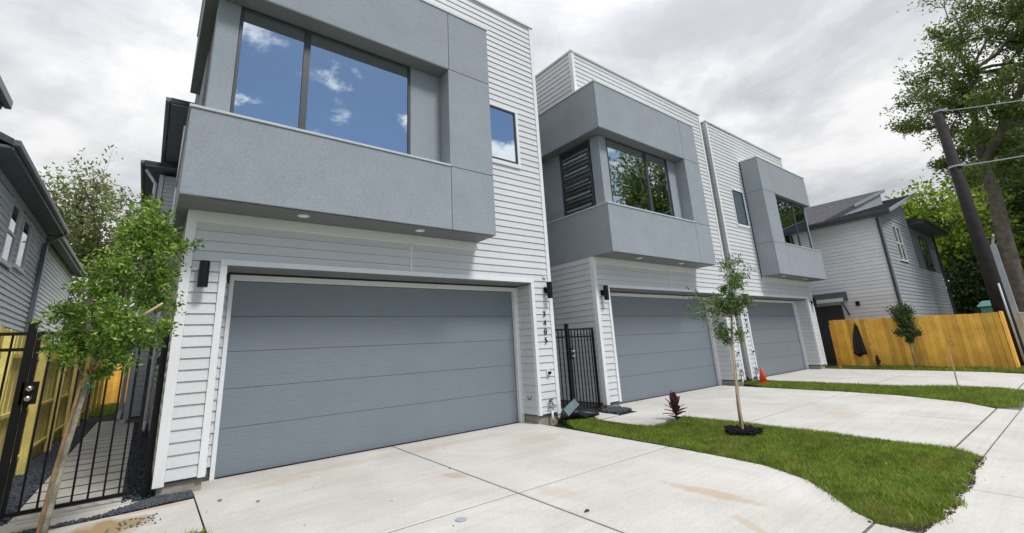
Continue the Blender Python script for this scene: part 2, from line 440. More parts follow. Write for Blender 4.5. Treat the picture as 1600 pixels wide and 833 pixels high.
def sub(name, poly, parent=None, mt='joint', dz=.0028):
    b = MB(); b.prism(poly, lambda x, y: gz(x, y)-.07, lambda x, y: gz(x, y)-dz)
    return b.build(name, mt, parent)
J = .012
def driveway(x0, x1, xl, xr, ybend=-4.15, yend=-5.25, jx=None, yj=-2.655):
    """x0..x1 at the garage, xl..xr at the sidewalk"""
    jx = jx or (x0+x1)/2
    root = sub('driveway', [(x0, .45), (x0, ybend), (xl, yend), (xr, yend), (x1, ybend), (x1, .45)][::-1][::-1])
    root['kind'] = 'structure'
    # base mesh orientation is irrelevant; slabs on top
    for poly in ([(x0, .44), (x0, yj+J), (jx-J, yj+J), (jx-J, .44)],
                 [(jx+J, .44), (jx+J, yj+J), (x1, yj+J), (x1, .44)],
                 [(x0, yj-J), (x0, ybend), (xl, yend+J), (jx-J, yend+J), (jx-J, yj-J)],
                 [(jx+J, yj-J), (jx+J, yend+J), (xr, yend+J), (x1-(x1-xr)*.12, ybend-.25), (x1-.02, ybend+.3), (x1, yj-J)]):
        slab_mesh(poly).build('slab', 'concrete', root)
driveway(-.24, 5.02, -.24, 3.95, jx=2.33)
driveway(7.22, 12.40, 7.22, 11.2, jx=9.62)
driveway(14.05, 19.35, 14.55, 18.9, jx=16.9)
# sidewalk: expansion strip row then the walk
root = sub('sidewalk', [(-14, -5.25), (-14, -7.25), (60, -7.25), (60, -5.25)]); root['kind'] = 'structure'
xs = [-14, -10.2, -6.4, -2.6, 1.2, 3.90, 5.42, 6.98, 8.9, 11.2, 12.6, 14.4, 16.3, 18.9, 22, 25, 28, 31, 34, 40, 50, 60]
for i in range(len(xs)-1):
    a, b_ = xs[i]+.006, xs[i+1]-.006
    mid = (a+b_)/2
    drive = any(l < mid < r for l, r in ((-.24, 3.95), (7.1, 11.25), (14.4, 19)))
    if drive:
        slab_mesh([(a, -5.25-J), (a, -5.53), (b_, -5.53), (b_, -5.25-J)]).build('slab', 'concrete', root)
    slab_mesh([(a, -5.53-J), (a, -7.25), (b_, -7.25), (b_, -5.53-J)]).build('slab', 'concrete', root)
# kerb and street behind the photographer
b = MB(); b.box(-60, 90, -8.55, -8.4, -.42, -.213)
tag(b.build('kerb', 'concrete'), kind='structure')
b = MB(); b.box(-400, 400, -16.4, -8.55, -.45, -.335)
tag(b.build('street', 'asphalt'), kind='structure')
b = MB(); b.box(-60, 90, -16.55, -16.4, -.42, -.213)
tag(b.build('kerb', 'concrete'), kind='structure')

# ---------------------------------------------------------------- grass
def in_poly(P, poly):
    x, y = P[:, 0], P[:, 1]; ins = np.zeros(len(P), bool); n = len(poly)
    for i in range(n):
        x0, y0 = poly[i]; x1, y1 = poly[(i+1) % n]
        c = ((y0 > y) != (y1 > y)) & (x < (x1-x0)*(y-y0)/(y1-y0+1e-12)+x0); ins ^= c
    return ins
def gzv(x, y): return .028*np.clip(y, -7.6, 0)
def grass(poly, dens, hmin=.030, hmax=.07, w=.0065, seed=1, edge=.05, name='lawn', label_soil=True):
    rg = np.random.default_rng(seed); a = np.array(poly); lo, hi = a.min(0)-edge, a.max(0)+edge
    N = int(dens*(hi-lo).prod()); P = lo + rg.random((N, 2))*(hi-lo)
    Pj = P + rg.normal(0, edge*.55, P.shape)*(rg.random((N, 1)) < .5)
    P = Pj[in_poly(P, poly)]; N = len(P)
    # patchy height
    ph = .5+.25*np.sin(P[:, 0]*3.1+1.3*np.sin(P[:, 1]*2.3))+.25*np.sin(P[:, 1]*4.7+P[:, 0]*1.9)
    h = (hmin+(hmax-hmin)*rg.random(N)**1.4)*(.75+.5*ph)
    th = rg.random(N)*2*np.pi; ln = h*(.25+.75*rg.random(N)); ph2 = rg.random(N)*2*np.pi
    z0 = gzv(P[:, 0], P[:, 1])-.005
    dx, dy = np.cos(th)*w/2, np.sin(th)*w/2; lx, ly = np.cos(ph2)*ln, np.sin(ph2)*ln
    V = np.zeros((N, 5, 3))
    V[:, 0] = np.c_[P[:, 0]-dx, P[:, 1]-dy, z0]; V[:, 1] = np.c_[P[:, 0]+dx, P[:, 1]+dy, z0]
    V[:, 2] = np.c_[P[:, 0]+dx*.8+lx*.35, P[:, 1]+dy*.8+ly*.35, z0+h*.6]
    V[:, 3] = np.c_[P[:, 0]-dx*.8+lx*.35, P[:, 1]-dy*.8+ly*.35, z0+h*.6]
    V[:, 4] = np.c_[P[:, 0]+lx, P[:, 1]+ly, z0+h*.95]
    i = np.arange(N)*5
    Fc = np.concatenate([np.c_[i, i+1, i+2], np.c_[i, i+2, i+3], np.c_[i+3, i+2, i+4]])
    o = fast('grass', V.reshape(-1, 3), Fc, 'grass'); tag(o, kind='stuff')
    b = MB(); b.prism(poly, lambda x, y: gz(x, y)-.07, lambda x, y: gz(x, y)+.004)
    tag(b.build('lawn', 'grass_soil'), kind='structure')
    return o
LA = [(5.56, .0), (5.05, -.92), (5.05, -2.9), (4.95, -4.0), (4.70, -4.5), (4.36, -4.82), (4.05, -5.08), (3.91, -5.28), (4.0, -5.50), (4.35, -5.60), (4.6, -5.55), (4.85, -5.64), (5.1, -5.53), (5.35, -5.62), (5.55, -5.54), (5.8, -5.61), (6.05, -5.50), (6.3, -5.57), (6.55, -5.48), (6.85, -5.55), (7.1, -5.35), (7.18, -5.2), (7.2, -4.3), (7.2, -3), (7.22, -2.0), (7.2, -1.55), (6.7, -1.75), (6.0, -1.75), (5.85, -.85), (5.95, -.35), (5.95, 0)]
grass(LA, 8500, seed=1, hmax=.066)
LB = [(13.0, .1), (12.42, -.8), (12.42, -2.4), (12.3, -3.65), (11.8, -4.73), (11.3, -5.26), (11.6, -5.5), (14.2, -5.45), (14.6, -4.9), (14.45, -3.8), (14.05, -2.8), (14.03, -.1), (13.5, .2)]
grass(LB, 3800, seed=2, w=.009, hmax=.08)
LC = [(19.45, -1.25), (19.37, -5.25), (22.2, -5.45), (36, -5.45), (36, -4.85), (21, -4.85), (20.6, -4.6), (20.6, -1.25)]
grass(LC, 1500, seed=3, w=.014, hmax=.11)
grass([(-.9, -1.35), (-.26, -1.5), (-.26, -4.9), (-3.6, -5.2), (-3.6, -1.5)], 2600, seed=4, hmax=.10)
grass([(-3.3, 13.5), (-1.0, 13.5), (2, 20), (-3.3, 20)], 700, seed=5, w=.02, hmax=.10)

def edge_soil(path, n, wdt, seed):
    rg = random.Random(seed); poly = []
    L = [(x+rg.uniform(-.5, 1)*wdt*.6, y+rg.uniform(-1, .3)*wdt*.6) for x, y in path]; poly = list(path)+L[::-1]
    return poly
# far lawn across the street, kept coarse
# ---------------------------------------------------------------- gravel
def gravel(poly, n, r0, r1, seed, name='gravel', mt='gravel', top=0.0, pile=.02):
    rg = np.random.default_rng(seed); a = np.array(poly); lo, hi = a.min(0), a.max(0)
    P = lo + rg.random((n*4, 2))*(hi-lo); P = P[in_poly(P, poly)][:n]; n = len(P)
    oc = np.array([(1,0,0),(0,1,0),(-1,0,0),(0,-1,0),(0,0,1),(0,0,-1)], float)
    r = r0+(r1-r0)*rg.random(n)
    ax = rg.normal(0, 1, (n, 3, 3)); q = np.linalg.qr(ax)[0]
    sc = .6+.6*rg.random((n, 1, 3))
    V = np.einsum('nij,kj->nki', q, oc)*r[:, None, None]*sc
    z = gzv(P[:, 0], P[:, 1])+top+rg.random(n)*pile
    V += np.c_[P, z][:, None, :]
    f = np.array([(0,1,4),(1,2,4),(2,3,4),(3,0,4),(1,0,5),(2,1,5),(3,2,5),(0,3,5)])
    Fc = (np.arange(n)[:, None, None]*6+f).reshape(-1, 3)
    o = fast(name, V.reshape(-1, 3), Fc, mt); tag(o, kind='stuff'); return o
def bed(name, poly, mt, dz=-.01):
    b = MB(); b.prism(poly, lambda x, y: gz(x, y)-.07, lambda x, y: gz(x, y)+dz)
    tag(b.build(name, mt), kind='structure')
gravel([(3.88, -5.2), (4.0, -5.48), (5.3, -5.57), (6.0, -5.54), (6.9, -5.50), (6.95, -5.54), (6.5, -5.60), (6.2, -5.56), (5.6, -5.63), (5.2, -5.60), (4.6, -5.63), (4.2, -5.57), (3.9, -5.55)], 1100, .004, .013, 51, 'soil_crumbs', 'soil', 0, .008)
bed('gravel_bed', [(-2.12, .06), (-.6, .06), (-.6, 9.8), (-1.1, 9.8), (-1.1, 13.4), (-2.12, 13.4)], 'gravel_dk', -.004)
gravel([(-2.12, .1), (-1.70, .1), (-1.70, 11), (-2.12, 11)], 9000, .010, .022, 11)
gravel([(-.86, .1), (-.60, .1), (-.60, 9.5), (-.86, 9.5)], 3500, .010, .020, 12)
bed('gravel_bed', [(-2.1, -.42), (-.25, -.30), (-.25, .04), (-2.1, .04)], 'gravel', -.02)
gravel([(-.95, -.34), (-.26, -.26), (-.26, .0), (-.6, .03), (-.95, -.22)], 2600, .008, .017, 13, pile=.015)
gravel([(-2.1, -.42), (-.85, -.34), (-.85, -.27), (-2.1, -.34)], 700, .008, .015, 14)
gravel([(-.95, -.9), (-.55, -.95), (-.55, -.62), (-.9, -.62)], 60, .007, .014, 15, pile=.004)
bed('gravel_bed', [(6.0, -.5), (7.2, -.5), (7.2, .45), (6.0, .45)], 'gravel', -.02)
gravel([(6.65, -.45), (7.18, -.40), (7.18, .0), (6.9, .1), (6.6, -.1)], 1400, .012, .028, 16, pile=.05)
bed('gravel_bed', [(5.52, .06), (6.0, .06), (6.0, .3), (6.9, .3), (6.9, 9), (5.52, 9)], 'gravel', -.02)
bed('gravel_bed', [(12.96, .1), (13.42, .1), (13.42, 8), (12.96, 8)], 'gravel', -.02)
# side path: sill, front pad and stepping slabs
root = empty('side_path', (-1.25, 1, 0)); root['kind'] = 'structure'
slab_mesh([(-2.05, -.20), (-2.05, -.33), (-.92, -.25), (-.66, -.10), (-.66, .05), (-2.05, .02)]).build('paving_slab', 'concrete', root)
slab_mesh([(-2.05, .30), (-2.05, .05), (-.78, .08), (-.78, .42), (-1.7, .42), (-1.7, .30)]).build('paving_slab', 'concrete', root)
slab_mesh([(-2.6, -.42), (-2.6, -1.40), (-.9, -1.33), (-.255, -1.45), (-.255, -.31), (-.85, -.36)]).build('paving_slab', 'concrete', root)
y = .50
for k in range(9):
    L = 1.12 if k else 1.05
    for _ in (0,):
        slab_mesh([(-1.70, y+L/2-.045), (-1.70, y), (-.87, y), (-.87, y+L/2-.045)]).build('paving_slab', 'concrete', root)
        slab_mesh([(-1.70, y+L), (-1.70, y+L/2+.045), (-.87, y+L/2+.045), (-.87, y+L)]).build('paving_slab', 'concrete', root)
    y += L+.09
root = empty('side_path', (6.5, -.9, -.02)); root['kind'] = 'structure'
slab_mesh([(6.0, -.60), (6.02, -1.62), (7.0, -1.50), (7.18, -1.22), (7.18, -.55)]).build('paving_slab', 'concrete', root)
slab_mesh([(6.02, -.02), (6.02, -.50), (6.62, -.50), (6.62, -.02)]).build('paving_slab', 'concrete', root)
b = MB()
for y0, y1 in ((.3, 1.3), (1.35, 2.35), (2.4, 3.4)): b.box(5.75, 6.65, y0, y1, -.05, .0)
tag(b.build('path_slab', 'concrete'), kind='structure')

# ================================================================= HOUSES
def house(L0, bl, br, mirror, top, label, digits, idx):
    """L0: x of the left corner; bl/br: bay left/right x."""
    Rr = L0+6.10; O = (L0, 0, 0); D = 14.0
    H = empty('house', O); tag(H, label, 'house', 'new row houses')
    ox0, ox1 = L0+.45, L0+5.58; oz = 2.59; dx0, dx1 = L0+.60, L0+5.48; dz1 = 2.475; DY = .45
    BY = -.63; BB = 3.28; BT = 7.46; LED = 4.385; LIN = 6.255; bdep = 2.6
    # ---- wall body: front boxes around the recess, then the mass
    w = MB()
    if idx == 1:
        w.box(L0, ox0, 0, DY+.12, .12, LED-.01); w.box(L0+.385, ox0, .002, DY+.12, LED-.01, LIN+.01); w.box(L0, ox0, 0, DY+.12, LIN+.01, top-.04)
    else: w.box(L0, ox0, 0, DY+.12, .12, top-.04)
    w.box(ox1, Rr, 0, DY+.12, .12, top-.04)
    w.box(ox0, ox1, 0, DY+.12, oz, top-.04)
    if idx == 1:
        w.box(L0, dx0-.03, DY+.12, 5.6, .12, LED-.01); w.box(L0+.385, dx0-.03, DY+.12, bdep, LED-.01, LIN+.01); w.box(L0, dx0-.03, bdep, 5.6, LED-.01, LIN+.01); w.box(L0, dx0-.03, DY+.12, 5.6, LIN+.01, top-.04)
    else: w.box(L0, dx0-.03, DY+.12, 5.6, .12, top-.04)
    w.box(dx1+.03, Rr, DY+.12, 5.6, .12, top-.04)
    w.box(dx0-.03, dx1+.03, DY+.12, 5.6, dz1+.05, top-.04)
    w.box(dx0-.03, dx1+.03, DY+.5, DY+.6, .0, 2.5)
    w.box(ox0, dx0-.03, DY, DY+.11, .0, oz-.002)
    w.box(dx1+.03, ox1, DY, DY+.11, .0, oz-.002)
    w.box(dx0-.03, dx1+.03, DY, DY+.11, dz1+.03, oz-.002)
    w.box(L0, Rr, 5.6, 9.9, .12, 7.35)
    w.box(L0-(.49 if idx == 0 else 0), Rr, 9.9, D, .12, 7.1)
    wall = w.build('wall', 'under', H)
    FB = []
    class _F:
        def box(s_, *a): FB.append(a)
    fo = _F()
    fo.box(L0+.02, ox0-.02, .03, DY, -.12, .119); fo.box(ox1+.02, Rr-.02, .03, DY, -.12, .119)
    fo.box(L0+.02, dx0-.035, DY+.02, 9.8, -.12, .119); fo.box(dx1+.035, Rr-.02, DY+.02, 9.8, -.12, .119)
    if idx == 0: fo.box(L0-.47, L0+1, 9.93, D-.1, -.12, .119)
    for a in FB: MB().box(*a).build('foundation', 'foundation', H)
    # ---- front siding
    hr_ = (ox0-.075, ox1+.075, -1, oz+.085)
    bay = (bl-.01, br+.004, BB-.15, BT-.02)
    if idx < 2: sw = (L0+4.62, L0+5.44, 5.07, 6.27)     # small window right of the bay
    else: sw = (L0+.97, L0+1.73, 5.02, 6.24)
    swo = (sw[0]-.045, sw[1]+.075, sw[2]-.09, sw[3]+.045)
    jb = (L0+3.0, L0+3.04, oz+.08, BB-.15)
    siding(wall, 'f', 0, L0+.08, Rr-.065, .143, top-.06, [hr_, bay, swo, jb])
    siding(wall, 'f', DY, ox0+.002, dx0-.05, .143, oz-.16)
    siding(wall, 'f', DY, dx1+.11, ox1-.002, .143, oz-.16)
    siding(wall, 'r', ox0, .03, DY-.0, .143, oz-.03, stuff=True)
    siding(wall, 'l', ox1, .03, DY-.025, .143, oz-.03)
    # ---- side siding
    if idx == 0:
        siding(wall, 'l', L0, .08, 9.8, .143, 7.3, [(0, bdep, BB, BT)], stuff=True)
        siding(wall, 'f', 9.9, L0-.40, L0-.02, .143, 7.1)
        siding(wall, 'r', Rr, .08, 9.9, .143, 8.6, stuff=True)
    elif idx == 1:
        siding(wall, 'l', L0, .08, 3.4, .143, top-.06, [(0, bdep, BB, BT)], maxlen=9)
        siding(wall, 'l', L0, 3.41, 9.8, .143, 7.3, stuff=True)
    else:
        siding(wall, 'l', L0, .08, 1.7, .143, top-.06)
        siding(wall, 'l', L0, 1.71, 9.8, .143, 7.3, stuff=True)
        siding(wall, 'r', Rr, .08, 9.9, .143, 8.5, [(0, bdep, BB, BT)], stuff=True)
    # ---- trim boards
    def trim(x0, x1, y0, y1, z0, z1, name='trim_board', mt='trim'):
        MB().box(x0, x1, y0, y1, z0, z1).build(name, mt, wall, org=((x0+x1)/2, (y0+y1)/2, z0), bevel=.003)
    if idx == 0:
        trim(L0-.026, L0+.078, -.030, .078, .105, BB-.004, 'corner_board')
    else:
        trim(L0-.026, L0+.072, -.030, .078, .105, (BB if idx == 1 else top-.05)-.004, 'corner_board')
        if idx == 1: trim(L0-.026, L0+.072, -.030, .078, BT+.02, top-.055, 'corner_board')
    trim(Rr-.062, Rr+.026, -.030, .07, .105, top-.055 if idx < 2 else BB-.004, 'corner_board')
    if idx == 2: trim(Rr-.062, Rr+.026, -.030, .07, BT+.02, top-.055, 'corner_board')
    trim(ox0-.073, ox0+.004, -.034, .03, .135, oz+.002, 'door_trim')
    trim(ox1-.004, ox1+.073, -.034, .03, .135, oz+.002, 'door_trim')
    trim(ox0-.073, ox1+.073, -.037, .03, oz+.004, oz+.078, 'door_trim')
    trim(L0+3.0+.002, L0+3.038, -.022, 0, oz+.082, BB-.155, 'joint_cover')
    trim(max(bl, L0)+.06, min(br, Rr)-.02, -.034, -.001, BB-.145, BB-.003, 'frieze_board', 'trim')
    # inner casing of the garage door
    trim(dx0-.055, dx0-.004, DY-.035, DY+.05, .0, dz1+.0, 'door_casing')
    trim(dx1+.004, dx1+.10, DY-.035, DY+.05, .0, dz1+.0, 'door_casing')
    trim(dx0-.055, dx1+.10, DY-.038, DY+.05, dz1+.002, dz1+.075, 'door_casing')
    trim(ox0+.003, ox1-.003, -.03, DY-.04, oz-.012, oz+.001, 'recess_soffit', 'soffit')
    # ---- coping
    cp = MB()
    cp.box(L0-.05, Rr+.05, -.055, 5.65, top-.05, top)
    cop = cp.build('roof_coping', 'trim', H, bevel=.006)
    # ---- rear lower roof with eaves, gutter, dark soffit
    if idx == 0:
        e = MB(); e.box(L0-.47, Rr+.3, 5.66, 9.95, 7.50, 7.62); e.build('rear_roof', 'shingle', H)
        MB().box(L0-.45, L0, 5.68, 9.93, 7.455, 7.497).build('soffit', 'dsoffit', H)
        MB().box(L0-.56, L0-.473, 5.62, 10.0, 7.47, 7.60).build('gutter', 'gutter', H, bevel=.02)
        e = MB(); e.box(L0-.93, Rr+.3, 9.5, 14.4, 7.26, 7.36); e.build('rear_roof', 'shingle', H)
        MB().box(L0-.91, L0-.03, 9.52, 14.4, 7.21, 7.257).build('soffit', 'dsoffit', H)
        MB().box(L0-1.01, L0-.933, 9.45, 14.5, 7.22, 7.34).build('gutter', 'gutter', H, bevel=.02)
        trim(L0-.53, L0-.42, 9.87, 9.98, .10, 7.1, 'corner_board')
        d = MB(); d.tube([(L0-.86, 9.75, 7.15), (L0-.60, 9.78, 6.75), (L0-.60, 9.80, .35), (L0-.62, 9.6, .12)], .045, 8)
        d.build('downspout', 'trim_n', H)
        d = MB(); d.tube([(L0-.10, 6.2, 7.2), (L0-.10, 6.2, .3), (L0-.12, 6.05, .12)], .045, 8)
        d.build('downspout', 'trim', H)
    else:
        e = MB(); e.box(L0-.1, Rr+.1, 5.66, 14.2, 7.36, 7.48); e.build('rear_roof', 'shingle', H)
    # ---- the stucco bay
    mir = (idx == 2)
    ins = .30 if idx < 2 else .15
    fx0, fx1 = (bl, br)
    if not mir: nr = bl+3.59; c0 = bl+ (.15 if idx == 0 else .30)
    else: nr = br-3.30; c0 = br-.20
    bd = MB()   # concealed dark core: blocks
    g = .012
    y1 = bdep
    bd.box(bl+g, br-g, BY+g, -.035, BB+g, LED-g); bd.box(bl+g, br-g, BY+g, -.035, LIN+g, BT-g)
    if not mir: bd.box(nr+g, br-g, BY+g, -.035, LED-g, LIN+g)
    else: bd.box(bl+g, nr-g, BY+g, -.035, LED-g, LIN+g)
    bay_o = bd.build('bay', 'under', H)
    def pan(x0, x1, ya, yb, z0, z1, name='stucco_panel', mt='stucco', bv=.008):
        MB().box(x0, x1, ya, yb, z0, z1).build(name, mt, bay_o, org=((x0+x1)/2, (ya+yb)/2, z0), bevel=bv)
    gp = .004
    sj = nr+.015 if not mir else nr-.015
    if not mir: segs = [(bl, sj-gp), (sj+gp, br)]
    else: segs = [(bl, sj-gp), (sj+gp, br)]
    for (a, b_) in segs:
        pan(a, b_, BY, BY+.03, BB, LED-gp)
        pan(a, b_, BY, BY+.03, LIN+gp, BT)
    if not mir: pan(nr, br, BY, -.036, LED+gp, LIN-gp)
    else: pan(bl, nr, BY, -.036, LED+gp, LIN-gp)
    # side skins (run back along the side of the house where the bay wraps the corner)
    wrapL = not mir
    ov = L0-bl if wrapL else br-Rr
    if wrapL:
        pan(bl, bl+.20 if idx else L0+.1, BY+.031, bdep, BB, LED-gp); pan(bl, bl+.20 if idx else L0+.1, BY+.031, bdep, LIN+gp, BT)
        pan(br-.10, br, BY+.031, -.037, BB, LED-gp); pan(br-.10, br, BY+.031, -.037, LIN+gp, BT)
    else:
        pan(br-.20, br, BY+.031, bdep, BB, LED-gp); pan(br-.20, br, BY+.031, bdep, LIN+gp, BT)
        pan(bl, bl+.10, BY+.031, -.037, BB, LED-gp); pan(bl, bl+.10, BY+.031, -.037, LIN+gp, BT)
    # bay underside, window head soffit, ledge, cap
    so_ = 'soffit'
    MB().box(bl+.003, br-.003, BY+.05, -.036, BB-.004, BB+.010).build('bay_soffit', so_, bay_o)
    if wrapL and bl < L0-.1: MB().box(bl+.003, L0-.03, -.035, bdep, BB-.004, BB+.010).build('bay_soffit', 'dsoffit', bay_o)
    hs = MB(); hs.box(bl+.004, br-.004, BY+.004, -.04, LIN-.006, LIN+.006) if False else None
    MB().box(min(bl, br)+.006 if wrapL else nr-.02, nr+.0 if wrapL else br-.006, BY+.006, -.04, LIN-.006, LIN+.003).build('window_head', 'soffit', bay_o)  # lintel underside darker than the stucco: shade put into its colour
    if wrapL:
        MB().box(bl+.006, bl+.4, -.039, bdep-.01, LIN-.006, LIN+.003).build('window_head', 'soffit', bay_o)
    # ledge (light metal flashing) over the lower band
    lx0, lx1 = (bl-.018, nr+.0) if wrapL else (nr, br+.018)
    MB().box(lx0, lx1, BY-.018, -.05, LED-.005, LED+.030).build('sill_ledge', 'cap', bay_o, bevel=.004)
    if wrapL: MB().box(bl-.018, bl+.4, -.049, bdep, LED-.005, LED+.030).build('sill_ledge', 'cap', bay_o, bevel=.004)
    MB().box(bl-.02, br+.02, BY-.02, -.032, BT+.001, BT+.028).build('bay_cap', 'trim', bay_o, bevel=.004)
    if wrapL: MB().box(bl-.02, L0-.03, -.031, bdep+.02, BT+.001, BT+.028).build('bay_cap', 'trim', bay_o, bevel=.004)
    # recessed plane: column, panel, window
    WY = BY+ins
    z0, z1 = LED+.031, LIN-.007
    if wrapL:
        wl, wr, wm = bl+.42 if idx == 0 else L0+.56, bl+3.0 if idx == 0 else L0+3.16, None
        wm = bl+1.31 if idx == 0 else L0+2.15
        pan(c0, wl-.003, WY, WY+.28, z0, z1, 'stucco_column'); pan(wr+.003, nr-.001, WY, WY+.28, z0, z1)
    else:
        wl, wr, wm = nr+.25, c0-.10, nr+1.85
        pan(nr+.001, wl-.003, WY, WY+.28, z0, z1); pan(wr+.003, c0, WY, WY+.44, z0, z1, 'stucco_column')
    def window(x0, x1, ya, za, zb, mull=(), fw_=.04, parent=H, fm='frame'):
        W_ = empty('window', ((x0+x1)/2, ya, za), H)
        f = MB()
        f.box(x0, x0+fw_, ya, ya+.07, za, zb); f.box(x1-fw_, x1, ya, ya+.07, za, zb)
        f.box(x0+fw_, x1-fw_, ya, ya+.07, za, za+fw_); f.box(x0+fw_, x1-fw_, ya, ya+.07, zb-fw_, zb)
        f.build('window_frame', fm, W_, bevel=.003)
        e = [x0+fw_-.004]+list(mull)+[x1-fw_+.004]
        for mx_ in mull:
            MB().box(mx_-.045, mx_+.045, ya-.006, ya+.07, za+fw_, zb-fw_).build('mullion', fm, W_, bevel=.003)
        for i in range(len(e)-1):
            MB().box(e[i]+(.028 if i else 0), e[i+1]-(.028 if i < len(e)-2 else 0), ya+.022, ya+.034, za+fw_-.004, zb-fw_+.004).build('pane', 'glass', W_)
        # dark plate standing in for the unlit room behind
        MB().box(x0+.002, x1-.002, ya+.073, ya+.085, za+.002, zb-.002).build('dark_plate', 'interior', W_)
        return W_
    window(wl, wr, WY, z0, z1, (wm,))
    # side window on the wrapped side
    if wrapL:
        cx = c0
        pan(cx, cx+.2, .04+.10, .0+.10, z0, z1) if False else None
        ya0, ya1 = (WY+.283, .96)
        W_ = empty('window', (cx, .4, z0), H)
        f = MB(); a0, a1 = -.02, 1.02
        f.box(cx, cx+.07, a0, a0+.05, z0, z1); f.box(cx, cx+.07, a1-.05, a1, z0, z1); f.box(cx, cx+.07, a0+.05, a1-.05, z0, z0+.05)
        f.box(cx, cx+.07, a0+.05, a1-.05, z1-.05, z1); f.box(cx-.004, cx+.07, a0+.05, a1-.05, (z0+z1)/2-.03, (z0+z1)/2+.03)
        f.build('window_frame', 'frame', W_, bevel=.003)
        MB().box(cx+.03, cx+.04, a0+.046, a1-.046, z0+.046, (z0+z1)/2-.028).build('pane', 'glass_dimmed', W_)
        MB().box(cx+.03, cx+.04, a0+.046, a1-.046, (z0+z1)/2+.028, z1-.046).build('pane', 'glass_dimmed', W_)
        if idx == 1:
            pan(cx, cx+.2, a1+.003, bdep, z0, z1)
        else:
            pan(cx-.005, cx+.1, a1+.003, bdep, z0, z1)
    # small window in the siding
    MT_dummy = None
    wn = window(sw[0], sw[1], -.042, sw[2], sw[3], ())
    t = MB(); t.box(sw[0]-.043, sw[1]+.073, -.045, .0, sw[2]-.088, sw[2]-.004); t.box(sw[1]+.003, sw[1]+.073, -.034, .0, sw[2]-.002, sw[3]+.043)
    t.box(sw[0]-.043, sw[0]-.003, -.034, .0, sw[2]-.002, sw[3]+.043); t.box(sw[0]-.001, sw[1]+.001, -.034, .0, sw[3]+.003, sw[3]+.043)
    t.build('window_trim', 'trim', wn, bevel=.003)
    # ---- recessed soffit lights
    LX = {0: (.65, 2.41), 1: (8.16, 9.96), 2: (16.35, 18.30)}[idx]
    for lx in LX:
        l = MB(); l.tube([(lx, -.36, BB-.010), (lx, -.36, BB-.003)], .075, 20)
        lo = l.build('soffit_light', 'trim', H, org=(lx, -.36, BB-.01))
        l2 = MB(); l2.tube([(lx, -.36, BB-.014), (lx, -.36, BB-.0101)], .055, 20); l2.build('light_lens', 'lens', lo, org=(lx, -.36, BB-.014))
    # ---- garage door: five panels
    G_ = empty('garage_door', ((dx0+dx1)/2, DY+.05, 0), H)
    zz = [.0, .565, 1.05, 1.525, 1.99, dz1-.002]
    for i in range(5):
        MB().box(dx0, dx1, DY+.05, DY+.09, zz[i]+.0022, zz[i+1]-.0022).build('door_panel', 'door', G_, org=((dx0+dx1)/2, DY+.05, zz[i]), bevel=.004)
    MB().box(dx0+.01, dx1-.01, DY+.085, DY+.10, .0, dz1-.01).build('door_backing', 'under', G_)
    MB().box(dx0, dx1, DY+.045, DY+.09, -.004, .0035).build('weather_seal', 'black', G_)
    # ---- lamps either side
    for lx in (L0+.205, Rr-.13):
        if idx == 1 and lx > L0+3: pass
        P_ = empty('wall_lamp', (lx, 0, 2.45), H)
        l = MB(); l.box(lx-.05, lx+.05, -.034, -.012, 2.40, 2.52); l.box(lx-.022, lx+.022, -.085, -.034, 2.44, 2.48)
        l.build('lamp_bracket', 'black', P_)
        l = MB(); l.tube([(lx, -.13, 2.29), (lx, -.13, 2.61)], .055, 24); l.build('lamp_shade', 'black', P_, smooth=False)
    # ---- house number, outlet, hose tap
    if digits:
        nx = L0+5.87 if idx == 0 else L0+.24
        for k, ch in enumerate(digits):
            cu = bpy.data.curves.new('digit', 'FONT'); cu.body = ch; cu.size = .155; cu.extrude = .006; cu.align_x = 'CENTER'; cu.align_y = 'CENTER'; cu.offset = 0
            to = bpy.data.objects.new('digit', cu); me = bpy.data.meshes.new_from_object(to); bpy.data.objects.remove(to); me.name = 'digit'
            me.materials.clear(); me.materials.append(MT['black'])
            d = bpy.data.objects.new('digit', me); link(d, wall, (nx, -.032, 1.98-.168*k)); d.rotation_euler = (math.pi/2, 0, 0)
    sx = L0+5.87 if idx < 2 else L0+.30
    b_ = MB(); b_.box(sx-.045, sx+.045, -.045, -.012, .83, .93); bo = b_.build('outlet_cover', 'trim', H, bevel=.006)
    MB().box(sx-.028, sx+.028, -.085, -.0455, .85, .90).build('outlet', 'black', bo, bevel=.006)
    b_ = MB(); b_.tube([(sx-.02, -.01, .36), (sx-.02, -.09, .36), (sx-.02, -.12, .31)], .014, 8); b_.tube([(sx-.06, -.07, .39), (sx+.02, -.07, .39)], .012, 8)
    b_.tube([(sx-.02, -.05, .33), (sx+.10, -.05, .25), (sx-.10, -.05, .25)], .009, 6)
    fo_ = b_.build('hose_tap', 'frame', H)
    b_ = MB(); b_.tube([(sx+.01, -.045, -.02), (sx+.01, -.045, .20)], .022, 10); b_.build('pipe', 'trim', H, smooth=True)
    if idx == 0:
        b_ = MB(); b_.box(5.31, 5.39, -.055, -.02, 2.70, 2.75); b_.build('sensor', 'wframe', H, bevel=.01)
        b_ = MB()
        b_.tube([(ox1-.03, .20+.05*math.cos(a/10*math.pi), .48+.07*math.sin(-a/10*math.pi)) for a in range(11)], .006, 6); b_.build('wire', 'black', H)
    else:
        b_ = MB(); b_.box(Rr-.34, Rr-.26, -.05, -.018, .50, .62) if idx == 1 else b_.box(sx+.1, sx+.16, -.05, -.018, .3, .36)
        b_.build('vent_cover', 'galv', H, bevel=.008)
    return H
MT['lens'] = mat('lamp_lens', (.9, .89, .85), .4)
house(-.597, -.750, 3.732, False, 8.76, 'nearest row house with number 3405 and blue sky mirrored in its big window', '3405', 0)
